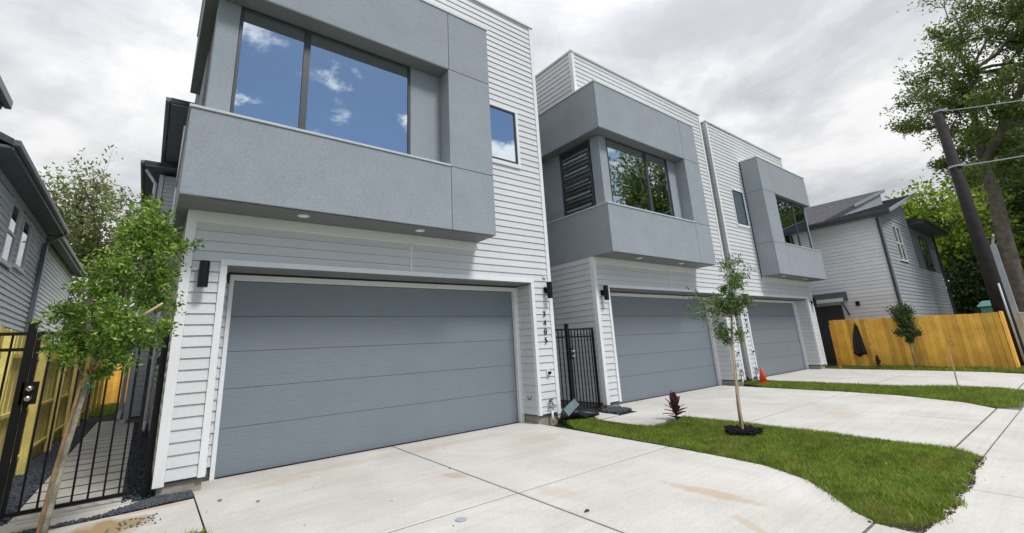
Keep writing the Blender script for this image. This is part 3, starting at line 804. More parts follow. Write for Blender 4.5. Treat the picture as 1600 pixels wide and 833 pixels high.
house(6.885, 6.868, 11.25, False, 8.70, 'middle row house whose corner bay window reflects a tree, behind the thin sapling', '', 1)
house(13.42, 15.40, 19.67, True, 8.585, 'farthest row house in line with its stucco bay at the right, beside the orange cone', '3409', 2)

# ================================================================= LEFT NEIGHBOUR HOUSE
def left_house():
    X = -3.5
    H = empty('house', (-8, 8, 0)); tag(H, 'white sided house at the left edge seen past the yellowish fence with dark eaves', 'house')
    w = MB(); w.box(-11, X, 1.5, 11.4, -.1, 5.5); w.box(-11, X-.12, 11.4, 19, -.1, 5.5)
    wall = w.build('wall', 'under', H)
    wins = [(7.18, 7.98, 3.80, 5.06), (8.45, 9.3, 3.90, 5.02)]
    holes = [(a-.07, b+.07, c-.09, d+.07) for a, b, c, d in wins]
    siding(wall, 'r', X, 1.6, 11.35, .5, 5.12, holes, 'siding_n', maxlen=20)
    siding(wall, 'r', X-.12, 11.42, 18.9, .5, 5.15, (), 'siding_n', maxlen=20)
    siding(wall, 'f', 1.5, -10.9, X, .2, 5.3, (), 'siding_n', stuff=True)
    MB().box(X+.001, X+.028, 1.6, 11.36, 5.14, 5.40).build('frieze_board', 'trim_n', wall)
    MB().box(X-.119, X-.092, 11.4, 18.9, 5.16, 5.40).build('frieze_board', 'trim_n', wall)
    for a, b, c, d in wins:
        W_ = empty('window', (X, (a+b)/2, c), H)
        f = MB(); f.box(X-.02, X+.035, a-.07, a, c, d); f.box(X-.02, X+.035, b, b+.07, c, d); f.box(X-.02, X+.035, a-.07, b+.07, d, d+.07)
        f.box(X-.02, X+.05, a-.09, b+.09, c-.09, c); f.box(X-.01, X+.028, a, b, (c+d)/2-.03, (c+d)/2+.03) if a < 8 else None
        f.build('window_frame', 'wframe', W_, bevel=.004)
        MB().box(X-.006, X+.004, a, b, c, d).build('pane', 'glass_plain', W_)
    # main roof with soffit, fascia, gutter
    r = MB(); e0, e1 = 4.25, 11.35
    def roof(xe, y0, y1, ze, rise=.5, mt='shingle'):
        k = MB(); xr = -7.5; zr = ze+.12+(xe-xr)*rise
        k.hexa([(xr, y0, zr-.14), (xe, y0, ze), (xe, y1, ze), (xr, y1, zr-.14), (xr, y0, zr), (xe, y0, ze+.12), (xe, y1, ze+.12), (xr, y1, zr)])
        k.build('roof', mt, H)
        k = MB(); k.hexa([(xr, y0, zr-.14), (-11.4, y0, ze), (-11.4, y1, ze), (xr, y1, zr-.14), (xr, y0, zr), (-11.4, y0, ze+.12), (-11.4, y1, ze+.12), (xr, y1, zr)])
        k.build('roof', mt, H)
        MB().box(X-.02, xe-.004, y0+.03, y1-.03, ze-.055, ze-.004).build('soffit', 'dsoffit', H)
        kk = MB(); kk.box(xe+.003, xe+.10, y0-.03, y1+.03, ze-.02, ze+.10); kk.box(xe-.0, xe+.03, y0, y1, ze-.10, ze-.022)
        kk.build('gutter', 'gutter', H, bevel=.015)
        for yy in (y0+.02, y1-.06):
            k = MB(); k.hexa([(xr, yy, ze), (X, yy, ze-.0), (X, yy+.04, ze), (xr, yy+.04, ze), (xr, yy, zr-.15), (X, yy, ze+.14), (X, yy+.04, ze+.14), (xr, yy+.04, zr-.15)])
            k.build('gable_board', 'siding_n', H)
    roof(-3.12, 4.35, 11.35, 5.33)
    roof(-3.30, 11.42, 19.3, 5.33)
    # higher front roof corner
    k = MB(); k.hexa([(-8, .6, 8.3), (-3.2, .6, 5.75), (-3.2, 3.75, 5.75), (-8, 3.75, 8.3), (-8, .6, 8.45), (-3.2, .6, 5.9), (-3.2, 3.75, 5.9), (-8, 3.75, 8.45)])
    k.build('upper_roof', 'shingle', H)
    k = MB(); k.box(-3.199, -3.11, .6, 3.78, 5.74, 5.90); k.build('gutter', 'gutter', H, bevel=.015)
    MB().box(-11, -3.62, 1.5, 3.6, 5.5, 5.95).build('upper_wall', 'siding_n', H)
    MB().box(-3.62, -3.21, .62, 3.72, 5.69, 5.748).build('soffit', 'dsoffit', H)
    # downspout with elbow at the roof step
    d = MB()
    d.box(X+.022, X+.12, 11.05, 11.17, 1.2, 4.95)
    d.hexa([(X+.022, 11.05, 4.952), (X+.12, 11.05, 4.952), (X+.12, 11.17, 4.952), (X+.022, 11.17, 4.952), (-3.14, 11.05, 5.28), (-3.04, 11.05, 5.28), (-3.04, 11.17, 5.28), (-3.14, 11.17, 5.28)])
    d.build('downspout', 'gutter', H, bevel=.01)
    # little awning roof low on the wall by the fence
    d = MB(); d.hexa([(X+.02, 5.2, 2.25), (X+.75, 5.2, 2.05), (X+.75, 10.2, 2.05), (X+.02, 10.2, 2.25), (X+.02, 5.2, 2.36), (X+.75, 5.2, 2.15), (X+.75, 10.2, 2.15), (X+.02, 10.2, 2.36)])
    d.build('porch_roof', 'gutter', H)
left_house()

# ================================================================= RIGHT NEIGHBOUR HOUSE
def right_house():
    X = 22.35; Y0 = -2.15
    H = empty('house', (26, 2, 0)); tag(H, 'grey house with dark shingle roof behind the orange wood fence at right', 'house')
    w = MB(); w.box(X, 27.3, Y0, 9, -.2, 5.9); w.box(27.3, 32.4, Y0+.002, 9, -.2, 6.1)
    # sloped top fill under the mono pitch roof
    w.hexa([(X, Y0, 5.9), (27.2, Y0, 5.9), (27.2, 9, 5.9), (X, 9, 5.9), (X, Y0, 5.92), (27.2, Y0, 7.35), (27.2, 9, 7.35), (X, 9, 5.92)])
    wall = w.build('wall', 'under', H)
    ex = .155
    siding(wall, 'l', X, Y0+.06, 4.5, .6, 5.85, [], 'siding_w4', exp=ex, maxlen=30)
    wins = [(24.05, 25.2, 4.15, 5.62)]
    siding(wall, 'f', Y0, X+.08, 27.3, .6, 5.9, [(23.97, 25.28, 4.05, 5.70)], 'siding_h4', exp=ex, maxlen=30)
    # gable rows follow the rake
    z = 5.9
    while z < 7.25:
        xs_ = X + (z-5.92)/(7.35-5.92)*(27.2-X)+.15
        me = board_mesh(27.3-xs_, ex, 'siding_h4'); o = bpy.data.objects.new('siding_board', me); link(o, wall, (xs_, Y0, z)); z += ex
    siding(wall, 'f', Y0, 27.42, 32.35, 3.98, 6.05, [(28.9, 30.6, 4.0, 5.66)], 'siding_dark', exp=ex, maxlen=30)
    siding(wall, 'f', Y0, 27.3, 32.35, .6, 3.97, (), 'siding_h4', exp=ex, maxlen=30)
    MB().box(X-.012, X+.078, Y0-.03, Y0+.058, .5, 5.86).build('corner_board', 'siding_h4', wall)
    d = MB(); d.box(X-.10, X-.024, Y0+.02, Y0+.10, .5, 5.75); d.build('downspout', 'dgutter', H, bevel=.01)
    d = MB(); d.box(32.36, 32.48, Y0-.12, Y0-.02, .5, 6.0); d.build('downspout', 'dgutter', H)
    def win(x0, x1, z0, z1, fm, cols, rows):
        W_ = empty('window', ((x0+x1)/2, Y0, z0), H)
        f = MB(); t = .06
        f.box(x0-t, x0, Y0-.04, Y0+.02, z0, z1); f.box(x1, x1+t, Y0-.04, Y0+.02, z0, z1); f.box(x0-t, x1+t, Y0-.04, Y0+.02, z1, z1+t); f.box(x0-t-.03, x1+t+.03, Y0-.06, Y0+.02, z0-t-.03, z0)
        for i in range(1, cols): xx = x0+(x1-x0)*i/cols; f.box(xx-.05, xx+.05, Y0-.035, Y0+.02, z0+.001, z1-.001)
        if rows > 1: zz = (z0+z1)/2; f.box(x0+.001, x1-.001, Y0-.03, Y0+.02, zz-.03, zz+.03)
        f.build('window_frame', fm, W_)
        for i in range(cols):
            a = x0+(x1-x0)*i/cols+(.051 if i else .002); b_ = x0+(x1-x0)*(i+1)/cols-(.051 if i < cols-1 else .002)
            MB().box(a, b_, Y0-.010, Y0-.002, z0+.002, z1-.002).build('pane', 'glass', W_)
    win(24.05, 25.2, 4.15, 5.62, 'wframe', 2, 2)
    win(28.95, 30.55, 4.08, 5.60, 'frame', 2, 1)
    # shingle roof: courses as real strips, rising to the right
    rs = empty('roof', (X, Y0, 5.9), H)
    xe, xr, ze, zr = X-.45, 27.75, 5.84, 7.48
    n = 24
    for i in range(n):
        a = xe+(xr-xe)*i/n; b_ = xe+(xr-xe)*(i+1)/n; za = ze+(zr-ze)*i/n; zb = ze+(zr-ze)*(i+1)/n
        k = MB(); k.hexa([(a, -2.62, za), (b_, -2.62, zb), (b_, 5.5, zb), (a, 5.5, za), (a, -2.62, za+.11), (b_+.02, -2.62, zb+.085), (b_+.02, 5.5, zb+.085), (a, 5.5, za+.11)])
        k.build('shingle_course', 'shingle', rs)
    k = MB(); k.box(xe-.10, xe-.003, -2.62, 5.5, ze-.03, ze+.10); k.build('gutter', 'dgutter', H, bevel=.015)
    k = MB(); k.box(xe+.01, X-.01, -2.60, 5.45, ze-.045, ze-.004); k.build('soffit', 'dsoffit', H)
    k = MB(); k.hexa([(xe, -2.66, ze-.02), (xr, -2.66, zr-.02), (xr, -2.625, zr-.02), (xe, -2.625, ze-.02), (xe, -2.66, ze+.12), (xr, -2.66, zr+.12), (xr, -2.625, zr+.12), (xe, -2.625, ze+.12)])
    k.build('rake_board', 'siding_n4', H)
    # second, steeper roof piece behind
    k = MB(); A = [(22.3, -.15, 6.02), (25.4, -1.95, 7.52), (25.4, 4.5, 7.58), (21.9, 4.5, 5.86)]
    k.hexa([(x, y, z-.10) for x, y, z in A]+[(x, y, z+.06) for x, y, z in A]); k.build('upper_roof', 'shingle', H)
    k = MB(); k.hexa([(23.9, -1.13, 6.74), (25.45, -2.02, 7.46), (25.45, -1.98, 7.46), (23.9, -1.09, 6.74), (23.9, -1.13, 6.86), (25.45, -2.02, 7.60), (25.45, -1.98, 7.60), (23.9, -1.09, 6.86)])
    k.build('upper_rake_board', 'siding_n4', H)
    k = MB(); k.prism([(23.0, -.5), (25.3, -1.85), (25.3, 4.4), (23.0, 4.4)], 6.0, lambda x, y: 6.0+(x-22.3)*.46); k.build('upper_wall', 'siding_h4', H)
    # right lower roof, dark eave
    k = MB(); k.hexa([(27.4, -2.75, 6.12), (33.0, -2.75, 6.12), (33.0, 8, 6.12), (27.4, 8, 6.12), (27.4, -2.75, 6.26), (33.0, -2.75, 6.26), (33.0, 3, 7.6), (27.4, 3, 7.6)])
    k.build('lower_roof', 'shingle', H)
    MB().box(27.4, 33.0, -2.85, -2.755, 6.12, 6.25).build('gutter', 'dgutter', H)
    MB().box(27.42, 32.98, -2.745, -2.16, 6.07, 6.118).build('soffit', 'dsoffit', H)
    # door with small hood on the side wall, and a lamp
    hd = MB(); hd.hexa([(X-.75, -.42, 2.55), (X-.02, -.42, 2.55), (X-.02, 1.5, 2.55), (X-.75, 1.5, 2.55), (X-.75, -.42, 2.62), (X-.02, -.42, 2.92), (X-.02, 1.5, 2.92), (X-.75, 1.5, 2.62)])
    hd.build('door_hood', 'dgutter', H)
    MB().box(X-.78, X-.752, -.45, 1.53, 2.50, 2.64).build('hood_trim', 'trim_n', H)
    for yy in (-.35, 1.4): MB().tube([(X-.68, yy, 2.54), (X-.03, yy, 1.95)], .035, 6).build('hood_bracket', 'gutter', H)
    MB().box(X-.04, X-.022, -.15, .95, .1, 2.4).build('door', 'frame', H)
    MB().box(X-.16, X-.02, -.80, -.68, 2.30, 2.48).build('wall_lamp', 'black', H, bevel=.02)
right_house()

# ================================================================= FENCES
def picket_fence(name, label, p0, p1, h, mt, face, top_jit=.0, w=.14, rails=True, groundz=None):
    p0 = Vector((*p0, 0)); p1 = Vector((*p1, 0)); d = p1-p0; L = d.length; d.normalize(); nrm = Vector((-d.y, d.x, 0))*face
    zb = groundz if groundz is not None else min(gz(0, p0.y), gz(0, p1.y))
    H = empty(name, (p0.x, p0.y, zb)); tag(H, label, 'fence')
    n = max(1, round(L/(w+.003))); pitch_ = L/n; ang = math.atan2(d.y, d.x)
    mats = {}
    for i in range(n):
        hh = h+rnd.uniform(-top_jit, top_jit)+( .012 if i % 2 else 0)*0
        q = round(hh, 2)
        if q not in mats:
            b = MB(); b.box(0, w-.001, -.009, .009, .02, q); me = b.build('fence_board', mt, None, org=(0, 0, 0)); mats[q] = me.data; bpy.data.objects.remove(me)
        o = bpy.data.objects.new('fence_board', mats[q]); pos = p0+d*(i*pitch_)+nrm*rnd.uniform(-.006, .006)
        z = gz(0, pos.y)
        link(o, H, (pos.x, pos.y, z)); o.rotation_euler = (rnd.uniform(-.003, .003), 0, ang)
    if rails:
        for zr in (.3, h*.5, h-.25):
            a = p0-nrm*.035; b_ = p1-nrm*.035
            MB().tube([(a.x, a.y, zb+zr), (b_.x, b_.y, zb+zr)], .03, 4).build('rail', mt, H)
    for t in np.arange(0, L, 2.4):
        q = p0+d*float(t)-nrm*.09; MB().box(q.x-.045, q.x+.045, q.y-.045, q.y+.045, zb-.1, zb+h-.05).build('fence_post', mt, H)
    return H
picket_fence('wood_fence', 'greenish yellow board fence running back along the left side path', (-2.14, -1.6), (-2.14, 19.8), 1.90, 'pine_g', 1, .012)
picket_fence('wood_fence', 'short yellow board fence closing the far end of the left side path', (-2.1, 20.0), (2.2, 20.0), 1.85, 'pine', -1, .008)
fz = -.02
picket_fence('wood_fence', 'orange brown board fence beside the grass at right with the black plastic hung on it', (20.68, -.05), (20.68, -4.80), 1.76, 'pine', -1, .006)
picket_fence('wood_fence', 'shaded board fence turning away behind the dark utility pole', (20.69, -4.82), (34.5, -4.82), 1.80, 'pine', -1, .008)
picket_fence('wood_fence', 'short brown board fence set back between the last row house and the orange fence', (19.56, .55), (20.66, .55), 1.66, 'pine', -1, .01)
def drape():
    # black plastic sheet hooked on one picket, hanging in folds
    b = MB(); n, mrow = 18, 12; X0 = 20.65
    for j in range(mrow+1):
        t = j/mrow; z = 1.50-1.12*t
        c = -.95+.10*t; wdt = .025+.21*t**.85
        for i in range(n+1):
            u = i/n*2-1
            y = c+u*wdt + (.05*math.sin(3.1*t+1) if i > n/2 else 0)*t
            fold = .045*abs(math.sin(u*5.2+1.2*t))*(.25+t) + .02
            zz = z - .05*math.sin(u*4+1)*t + (.12*(u > .5)*(1-t))
            b.v.append((X0-.012-fold, y, zz))
    for j in range(mrow):
        for i in range(n): a = j*(n+1)+i; b.f.append((a, a+1, a+n+2, a+n+1))
    o = b.build('plastic_sheet', 'blackp', smooth=True); s = o.modifiers.new('thick', 'SOLIDIFY'); s.thickness = .006
    tag(o, 'black plastic sheet hung from the orange board fence', 'plastic sheet')
drape()

# ================================================================= BLACK METAL GATES
def gate(x0, x1, xl, xr, yp, h, label, lock_left, extra_left, group=None):
    """posts at xl/xr, leaf between; fixed panel from x0 to the left post"""
    H = empty('metal_gate', ((xl+xr)/2, yp, 0)); tag(H, label, 'gate')
    for px in (xl, xr):
        P_ = MB().box(px-.032, px+.032, yp-.032, yp+.032, -.06, h+.08).build('gate_post', 'black', H, bevel=.004)
        MB().box(px-.038, px+.038, yp-.038, yp+.038, h+.081, h+.10).build('post_cap', 'black', P_)
    def panel(a, b_, nm, frame=True):
        Q = empty(nm, ((a+b_)/2, yp, .06), H); fa = .0365 if frame else 0
        for z0_, z1_ in ((h-.032, h), (h-.19, h-.158), (.06, .092)):
            MB().box(a+fa, b_-fa, yp-.016, yp+.016, z0_, z1_).build('rail', 'black', Q)
        if frame:
            for xa in (a, b_-.036): MB().box(xa, xa+.036, yp-.018, yp+.018, .058, h+.002).build('stile', 'black', Q)
        n = max(2, round((b_-a)/(.118 if yp > .155 else .098))); 
        for i in range(1, n):
            xx = a+(b_-a)*i/n
            MB().box(xx-.009, xx+.009, yp-.008, yp+.008, .093, h-.033).build('picket', 'black', Q, org=(xx, yp, .09))
    panel(xl+.04, xr-.105, 'gate_leaf'); 
    if x0 < xl-.05: panel(x0, xl-.034, 'fixed_panel', False)
    # lock plate and knobs
    lx = xl+.062 if lock_left else xr-.07
    lk = MB().box(lx-.055, lx+.065, yp-.032, yp+.032, 1.08, 1.30).build('lock_box', 'black', H)
    for zz in (1.14, 1.235):
        k = MB(); k.tube([(lx+.01, yp-.033, zz), (lx+.01, yp-.050, zz), (lx+.01, yp-.060, zz), (lx+.01, yp-.085, zz), (lx+.01, yp-.095, zz)], [.032, .030, .016, .028, .020], 16)
        k.build('knob', 'steel', lk, smooth=True)
    for zz in (.35, 1.45):
        MB().tube([(xr-.045, yp-.02, zz-.04), (xr-.045, yp-.02, zz+.04)], .011, 8).build('hinge', 'black', H)
    return H
gate(-2.13, None, -1.80, -.67, .16, 1.80, 'black metal picket gate across the left side path beside the leafy sapling', True, True)
gate(5.56, None, 6.03, 6.94, .15, 1.70, 'black metal picket gate between the first and second row houses', True, True)

# ================================================================= SMALL THINGS
def cone(x, y):
    z = gz(x, y); H = empty('traffic_cone', (x, y, z)); tag(H, 'orange traffic cone standing at the foot of the farthest row house', 'traffic cone')
    MB().box(x-.14, x+.14, y-.14, y+.14, z+.0, z+.035).build('cone_base', 'orange', H, bevel=.01)
    MB().tube([(x, y, z+.034), (x, y, z+.40), (x, y, z+.42)], [.105, .032, .02], 20).build('cone_body', 'orange', H, smooth=True)
cone(13.22, -.42)
b = MB(); b.tube([(13.42+.05*math.sin(i*.9), -.30-.05*i*.3, .42-.06*i) for i in range(7)]+[(13.5, -.55, .02), (13.8, -.62, .01)], .014, 6)
tag(b.build('garden_hose', 'frame', smooth=True), 'dark hose hanging down behind the orange cone', 'hose')
def bag():
    b = MB(); rg = random.Random(4); n, mr = 26, 12
    for j in range(mr+1):
        v = j/mr*math.pi
        for i in range(n):
            u = i/n*2*math.pi
            rr = 1+.16*math.sin(3*u+2*v)+.10*math.sin(7*u-3*v)+.07*rg.uniform(-1, 1)
            x = .40*math.sin(v)*math.cos(u)*rr; y = .20*math.sin(v)*math.sin(u)*rr; z = .085+.10*math.cos(v)*(rr if j < mr/2 else .8)
            z += .05*math.exp(-((x+.18)/.15)**2)*(1 if j < mr/2 else 0)
            b.v.append((5.78+x*.95+y*.2, -.22+y-.25*x, max(.004, z)+gz(0, -.3)))
    for j in range(mr):
        for i in range(n): a = j*n+i; c = j*n+(i+1) % n; b.f.append((a, a+n, c+n, c))
    tag(b.build('rubbish_bag', 'blackp', smooth=True), 'crumpled black plastic bag lying on the grass before the second gate', 'bag')
bag()
b = MB(); b.hexa([(5.28, -.42, .13), (5.72, -.28, .27), (5.72, -.34, .27), (5.28, -.48, .13), (5.26, -.36, .24), (5.70, -.22, .37), (5.70, -.242, .37), (5.26, -.382, .24)])
tag(b.build('scrap_board', 'slate', bevel=.004), 'blue grey scrap board leaning on the black plastic bag', 'board')
b = MB(); zz = gz(0, -4.42); b.tube([(13.77, -4.42, zz-.05), (13.86, -4.44, zz+.98)], .017, 4)
tag(b.build('survey_stake', 'stake'), 'thin wooden stake standing in the far grass strip', 'stake')
b = MB(); b.tube([(1.52, -2.86, gz(0, -2.86)+.001), (1.52, -2.86, gz(0, -2.86)+.010)], .05, 20)
o = tag(b.build('cleanout_cover', 'galv'), 'small round metal cleanout cover set in the near driveway', 'cover')
for rx, ry, rr, lb in ((-.05, -.62, .022, 'small dark pebble on the near driveway closest to its left edge'), (.25, -.95, .018, 'small dark pebble on the near driveway second from its left edge'), (2.3, -1.35, .014, 'tiny dark pebble beside the long middle joint of the near driveway'), (2.45, -3.5, .030, 'flattened brown dirt clod on the near driveway right of the round cover')):
    b = MB(); z = gz(0, ry)
    b.tube([(rx-rr, ry, z+rr*.25), (rx, ry+.004, z+rr*.35), (rx+rr, ry, z+.2*rr)], [rr*.2, rr*.45, rr*.2], 6)
    tag(b.build('stone', 'gravel' if rr < .025 else 'soil'), lb, 'pebble')
# ---- utility pole with wires
px, py = 21.95, -4.80
H = empty('utility_pole', (px, py, -.13)); tag(H, 'tall dark wooden utility pole at the right by the fence corner', 'utility pole')
MB().tube([(px, py, -.3), (px, py, 3), (px, py, 9.35)], [.235, .205, .15], 16).build('pole', 'pole', H, smooth=True)
for zz_ in (9.2, 6.95):
    MB().box(px-.03, px+.03, py-.30, py-.16, zz_-.04, zz_+.06).build('bracket', 'galv', H, bevel=.006)
    MB().tube([(px, py-.02, zz_-.03), (px, py-.02, zz_+.03)], .21 if zz_ < 8 else .165, 16).build('steel_band', 'galv', H)
MB().tube([(px-.20, py-.14, -.1), (px-.18, py-.13, 2.6)], .03, 8).build('ground_conduit', 'galv', H, smooth=True)
def wire(a, b_, sag, r=.011, n=16):
    pts = []
    for i in range(n+1):
        t = i/n; p = Vector(a).lerp(Vector(b_), t); p.z -= sag*4*t*(1-t); pts.append(p)
    return MB().tube(pts, r, 5)
wire((px, py, 9.22), (22.3, -20, 8.4), .9, .018).build('wire', 'galv', H)
wire((px, py, 6.95), (22.6, -20, 7.2), .55, .022).build('wire', 'galv', H)
wire((px, py, 8.9), (60, -4.9, 9.4), .6).build('wire', 'black', H)
# light grey riser behind it
H = empty('metal_post', (23.9, -4.95, -.13)); tag(H, 'light grey metal service post behind the dark utility pole', 'post')
MB().box(23.82, 23.98, -5.03, -4.87, -.13, 4.15).build('post_shaft', 'galv', H, bevel=.01)
MB().tube([(23.9, -4.95, 4.151), (23.9, -5.0, 4.35), (23.8, -5.05, 4.5)], .04, 8).build('weatherhead', 'galv', H)
MB().box(23.70, 24.05, -5.18, -5.032, 1.15, 1.62).build('meter_box', 'galv', H, bevel=.02)
MB().box(23.78, 23.95, -5.22, -5.182, .75, 1.0).build('meter_label', 'green_box', H)
b = MB(); b.prism([(25.6, -4.3), (26.4, -4.3), (26.4, -3.9), (25.6, -3.9)], 0, 1.95); b.hexa([(25.5, -4.4, 1.951), (26.5, -4.4, 1.951), (26.5, -3.8, 1.951), (25.5, -3.8, 1.951), (25.7, -4.25, 2.15), (26.2, -4.2, 2.2), (26.2, -3.95, 2.2), (25.7, -3.95, 2.15)])
tag(b.build('storage_cover', 'teal', bevel=.03), 'teal fabric cover peeking over the shaded fence', 'cover')

# ================================================================= PLANTS
def leaves(pts, dirs, L, Wd, rg, fold=.15, droop=.0, jit=.9):
    """each leaf: two quads folded along the midrib; pts (n,3)"""
    n = len(pts)
    d = dirs + rg.normal(0, jit, (n, 3)); d /= np.linalg.norm(d, axis=1, keepdims=True)+1e-9
    d[:, 2] -= droop; d /= np.linalg.norm(d, axis=1, keepdims=True)
    r = rg.normal(0, 1, (n, 3)); s = np.cross(d, r); s /= np.linalg.norm(s, axis=1, keepdims=True)+1e-9
    nn_ = np.cross(s, d)
    Ls = L*(.65+.6*rg.random(n))[:, None]; Ws = Wd*(.7+.5*rg.random(n))[:, None]
    V = np.stack([pts, pts+d*Ls*.45+s*Ws*.5+nn_*Ws*fold, pts+d*Ls, pts+d*Ls*.45-s*Ws*.5+nn_*Ws*fold, pts+d*Ls*.5], 1)
    i = np.arange(n)*5
    Fc = np.concatenate([np.c_[i, i+1, i+4], np.c_[i+1, i+2, i+4], np.c_[i, i+4, i+3], np.c_[i+4, i+2, i+3]])
    return V.reshape(-1, 3), Fc
def wob(a, b_, n, amt, rg, bow=0):
    a = np.array(a, float); b_ = np.array(b_, float); L = np.linalg.norm(b_-a)
    t = np.linspace(0, 1, n+1)[:, None]; p = a+(b_-a)*t
    off = rg.normal(0, amt*L, (n+1, 3)); off[0] = 0; off[-1] = 0
    p += off*np.sin(np.pi*t)**.5; p[:, 2] += (bow*L*np.sin(np.pi*t[:, 0]))
    return p
def tree(name, label, trunk, rads, limbs, bark, leaf, nsub, ntwig, nleaf, L, Wd, seed, sub_len=.45, twig_len=.2, cluster=.12, droop=.0, group=None, crown_leaf_jit=.9, limb_r=.5, upb=.25, cat='tree', flat=1.0):
    """trunk: list of points; limbs: list of (start index/fraction point, end point)"""
    rg = np.random.default_rng(seed)
    H = empty(name, trunk[0]); tag(H, label, cat, group)
    b = MB(); b.tube(trunk, rads, 12); b.build('trunk', bark, H, smooth=True)
    br = MB(); LP = []; LD = []
    for (s, e) in limbs:
        s = np.array(s, float); e = np.array(e, float); Ll = np.linalg.norm(e-s)
        P = wob(s, e, 8, .035, rg, .05); r0 = limb_r*Ll*.035
        br.tube([tuple(p) for p in P], list(np.linspace(r0, r0*.25, 9)), 6, False)
        for k in range(nsub):
            t = rg.uniform(.25, 1)**.8; q = P[min(8, int(t*8))]; dv = (e-s)/Ll
            d = dv*.7+rg.normal(0, .75, 3)*np.array([1, 1, flat])+np.array([0, 0, upb]); d /= np.linalg.norm(d)
            l2 = sub_len*Ll*rg.uniform(.5, 1.1)*(1.15-.5*t)
            Q = wob(q, q+d*l2, 4, .05, rg, .04)
            br.tube([tuple(p) for p in Q], list(np.linspace(r0*.32, r0*.10, 5)), 5, False)
            for w_ in range(ntwig):
                tt = rg.integers(1, 5); a = Q[tt]; dd = d*.5+rg.normal(0, .8, 3)*np.array([1, 1, flat]); dd /= np.linalg.norm(dd); l3 = twig_len*Ll*rg.uniform(.5, 1.2)
                br.tube([tuple(a), tuple(a+dd*l3)], [r0*.09, r0*.04], 4, False)
                c = a+dd*l3*rg.uniform(.2, 1, (nleaf, 1)) + rg.normal(0, cluster, (nleaf, 3))*np.array([1, 1, .35+.65*flat])
                LP.append(c); LD.append(np.tile(dd, (nleaf, 1)))
    o = br.build('branches', bark, H, smooth=True)
    V, Fc = leaves(np.concatenate(LP), np.concatenate(LD), L, Wd, rg, jit=crown_leaf_jit, droop=droop)
    o = fast('foliage', V, Fc, leaf, H, trunk[0]); o['kind'] = 'stuff'
    return H, len(V)//5

# --- leafy sapling at the left gate
rg0 = np.random.default_rng(3)
bx, by = -1.29, -1.35
T1 = [(bx-.03, by+.0, -.06), (bx, by, .35), (bx+.035, by+.01, .8), (bx+.09, by+.02, 1.3), (bx+.14, by+.02, 1.62), (bx+.24, by+.02, 1.95), (bx+.33, by+.0, 2.35)]
lim = []
for i in range(34):
    t = rg0.uniform(0, 1); z = 1.40+1.36*t; cxm = bx+.16+.27*t
    a = rg0.uniform(0, 2*np.pi); rr = (.43*np.sin(np.pi*(.22+.62*t)))*rg0.uniform(.55, 1)
    s = T1[4] if t < .35 else (T1[5] if t < .7 else T1[6])
    lim.append((s, (cxm+rr*np.cos(a)*1.05, by+.02+rr*np.sin(a)*.9, z+.05)))
lim += [(T1[3], (bx-.18, by, 1.60)), (T1[3], (bx+.20, by, 1.36)), (T1[3], (bx+.34, by-.05, 1.45)), (T1[4], (bx-.1, by-.05, 1.48)), (T1[4], (bx+.4, by+.05, 1.55)), (T1[4], (bx+.56, by, 1.72)), (T1[5], (bx+.54, by-.02, 2.2)), (T1[4], (bx-.22, by+.1, 1.88)), (T1[6], (bx+.36, by, 2.86)), (T1[6], (bx+.60, by, 2.62)), (T1[4], (bx+.52, by+.1, 1.60))]
H, n = tree('young_tree', 'bushy young tree with bright green leaves tied to a stake before the left gate', T1, [.027, .023, .020, .018, .015, .012, .008], lim, 'bark_l', 'leaf_sap', 8, 5, 7, .050, .021, 3, sub_len=.46, twig_len=.20, cluster=.022, limb_r=.36, upb=.3)
print('sapling leaves', n)
# cut twig stub glimpsed in the crown
b = MB(); b.tube([(bx+.14, by-.02, 1.62), (bx+.33, by-.10, 1.78), (bx+.52, by-.20, 1.93)], [.013, .011, .010], 8); b.build('cut_branch', 'stake', H, smooth=True)
b = MB(); b.tube([(bx-.058, by-.03, -.05), (bx-.018, by-.03, .55), (bx+.055, by-.032, 1.30)], .012, 6)
tag(b.build('tree_stake', 'stake_b'), 'slim brown stake tied along the trunk of the left young tree', 'stake')
for zz, mt_, nm in ((1.36, 'tie_orange', 'orange tie knotted round the left young trunk'), (1.20, 'tie_green', 'green tie wrapped round the left young trunk and stake')):
    f = np.interp(zz, [p[2] for p in T1], [p[0] for p in T1])
    b = MB(); b.tube([(f+.034*math.cos(a*.8), by+.034*math.sin(a*.8), zz+.006*a) for a in range(9)], .007, 5)
    b.tube([(f+.02, by-.03, zz+.02), (f+.05, by-.06, zz+.05)], .012, 5)
    tag(b.build('tree_tie', mt_), nm, 'tie')

# --- thin sapling in the near lawn
bx, by = 6.36, -3.05; z0 = gz(0, by)
T2 = [(bx, by, z0-.03), (bx+.02, by, .35), (bx+.10, by, .8), (bx+.15, by, 1.2), (bx+.30, by, 1.7), (bx+.38, by, 2.1), (bx+.48, by, 2.6)]
lim = []
rg0 = np.random.default_rng(8)
for i in range(18):
    t = rg0.uniform(0, 1); z = 1.25+1.35*t; a = rg0.uniform(0, 2*np.pi); rr = .38*np.sin(np.pi*(.25+.6*t))*rg0.uniform(.4, 1)
    s = T2[3] if t < .3 else (T2[4] if t < .6 else T2[5]); cxm = bx+.15+.3*t
    lim.append((s, (cxm+rr*np.cos(a), by+rr*np.sin(a), z+.05)))
lim += [(T2[4], (bx-.62, by+.1, 1.72)), (T2[4], (bx-.4, by+.1, 1.90)), (T2[5], (bx+1.25, by+.0, 2.38)), (T2[6], (bx+1.0, by, 2.55))]
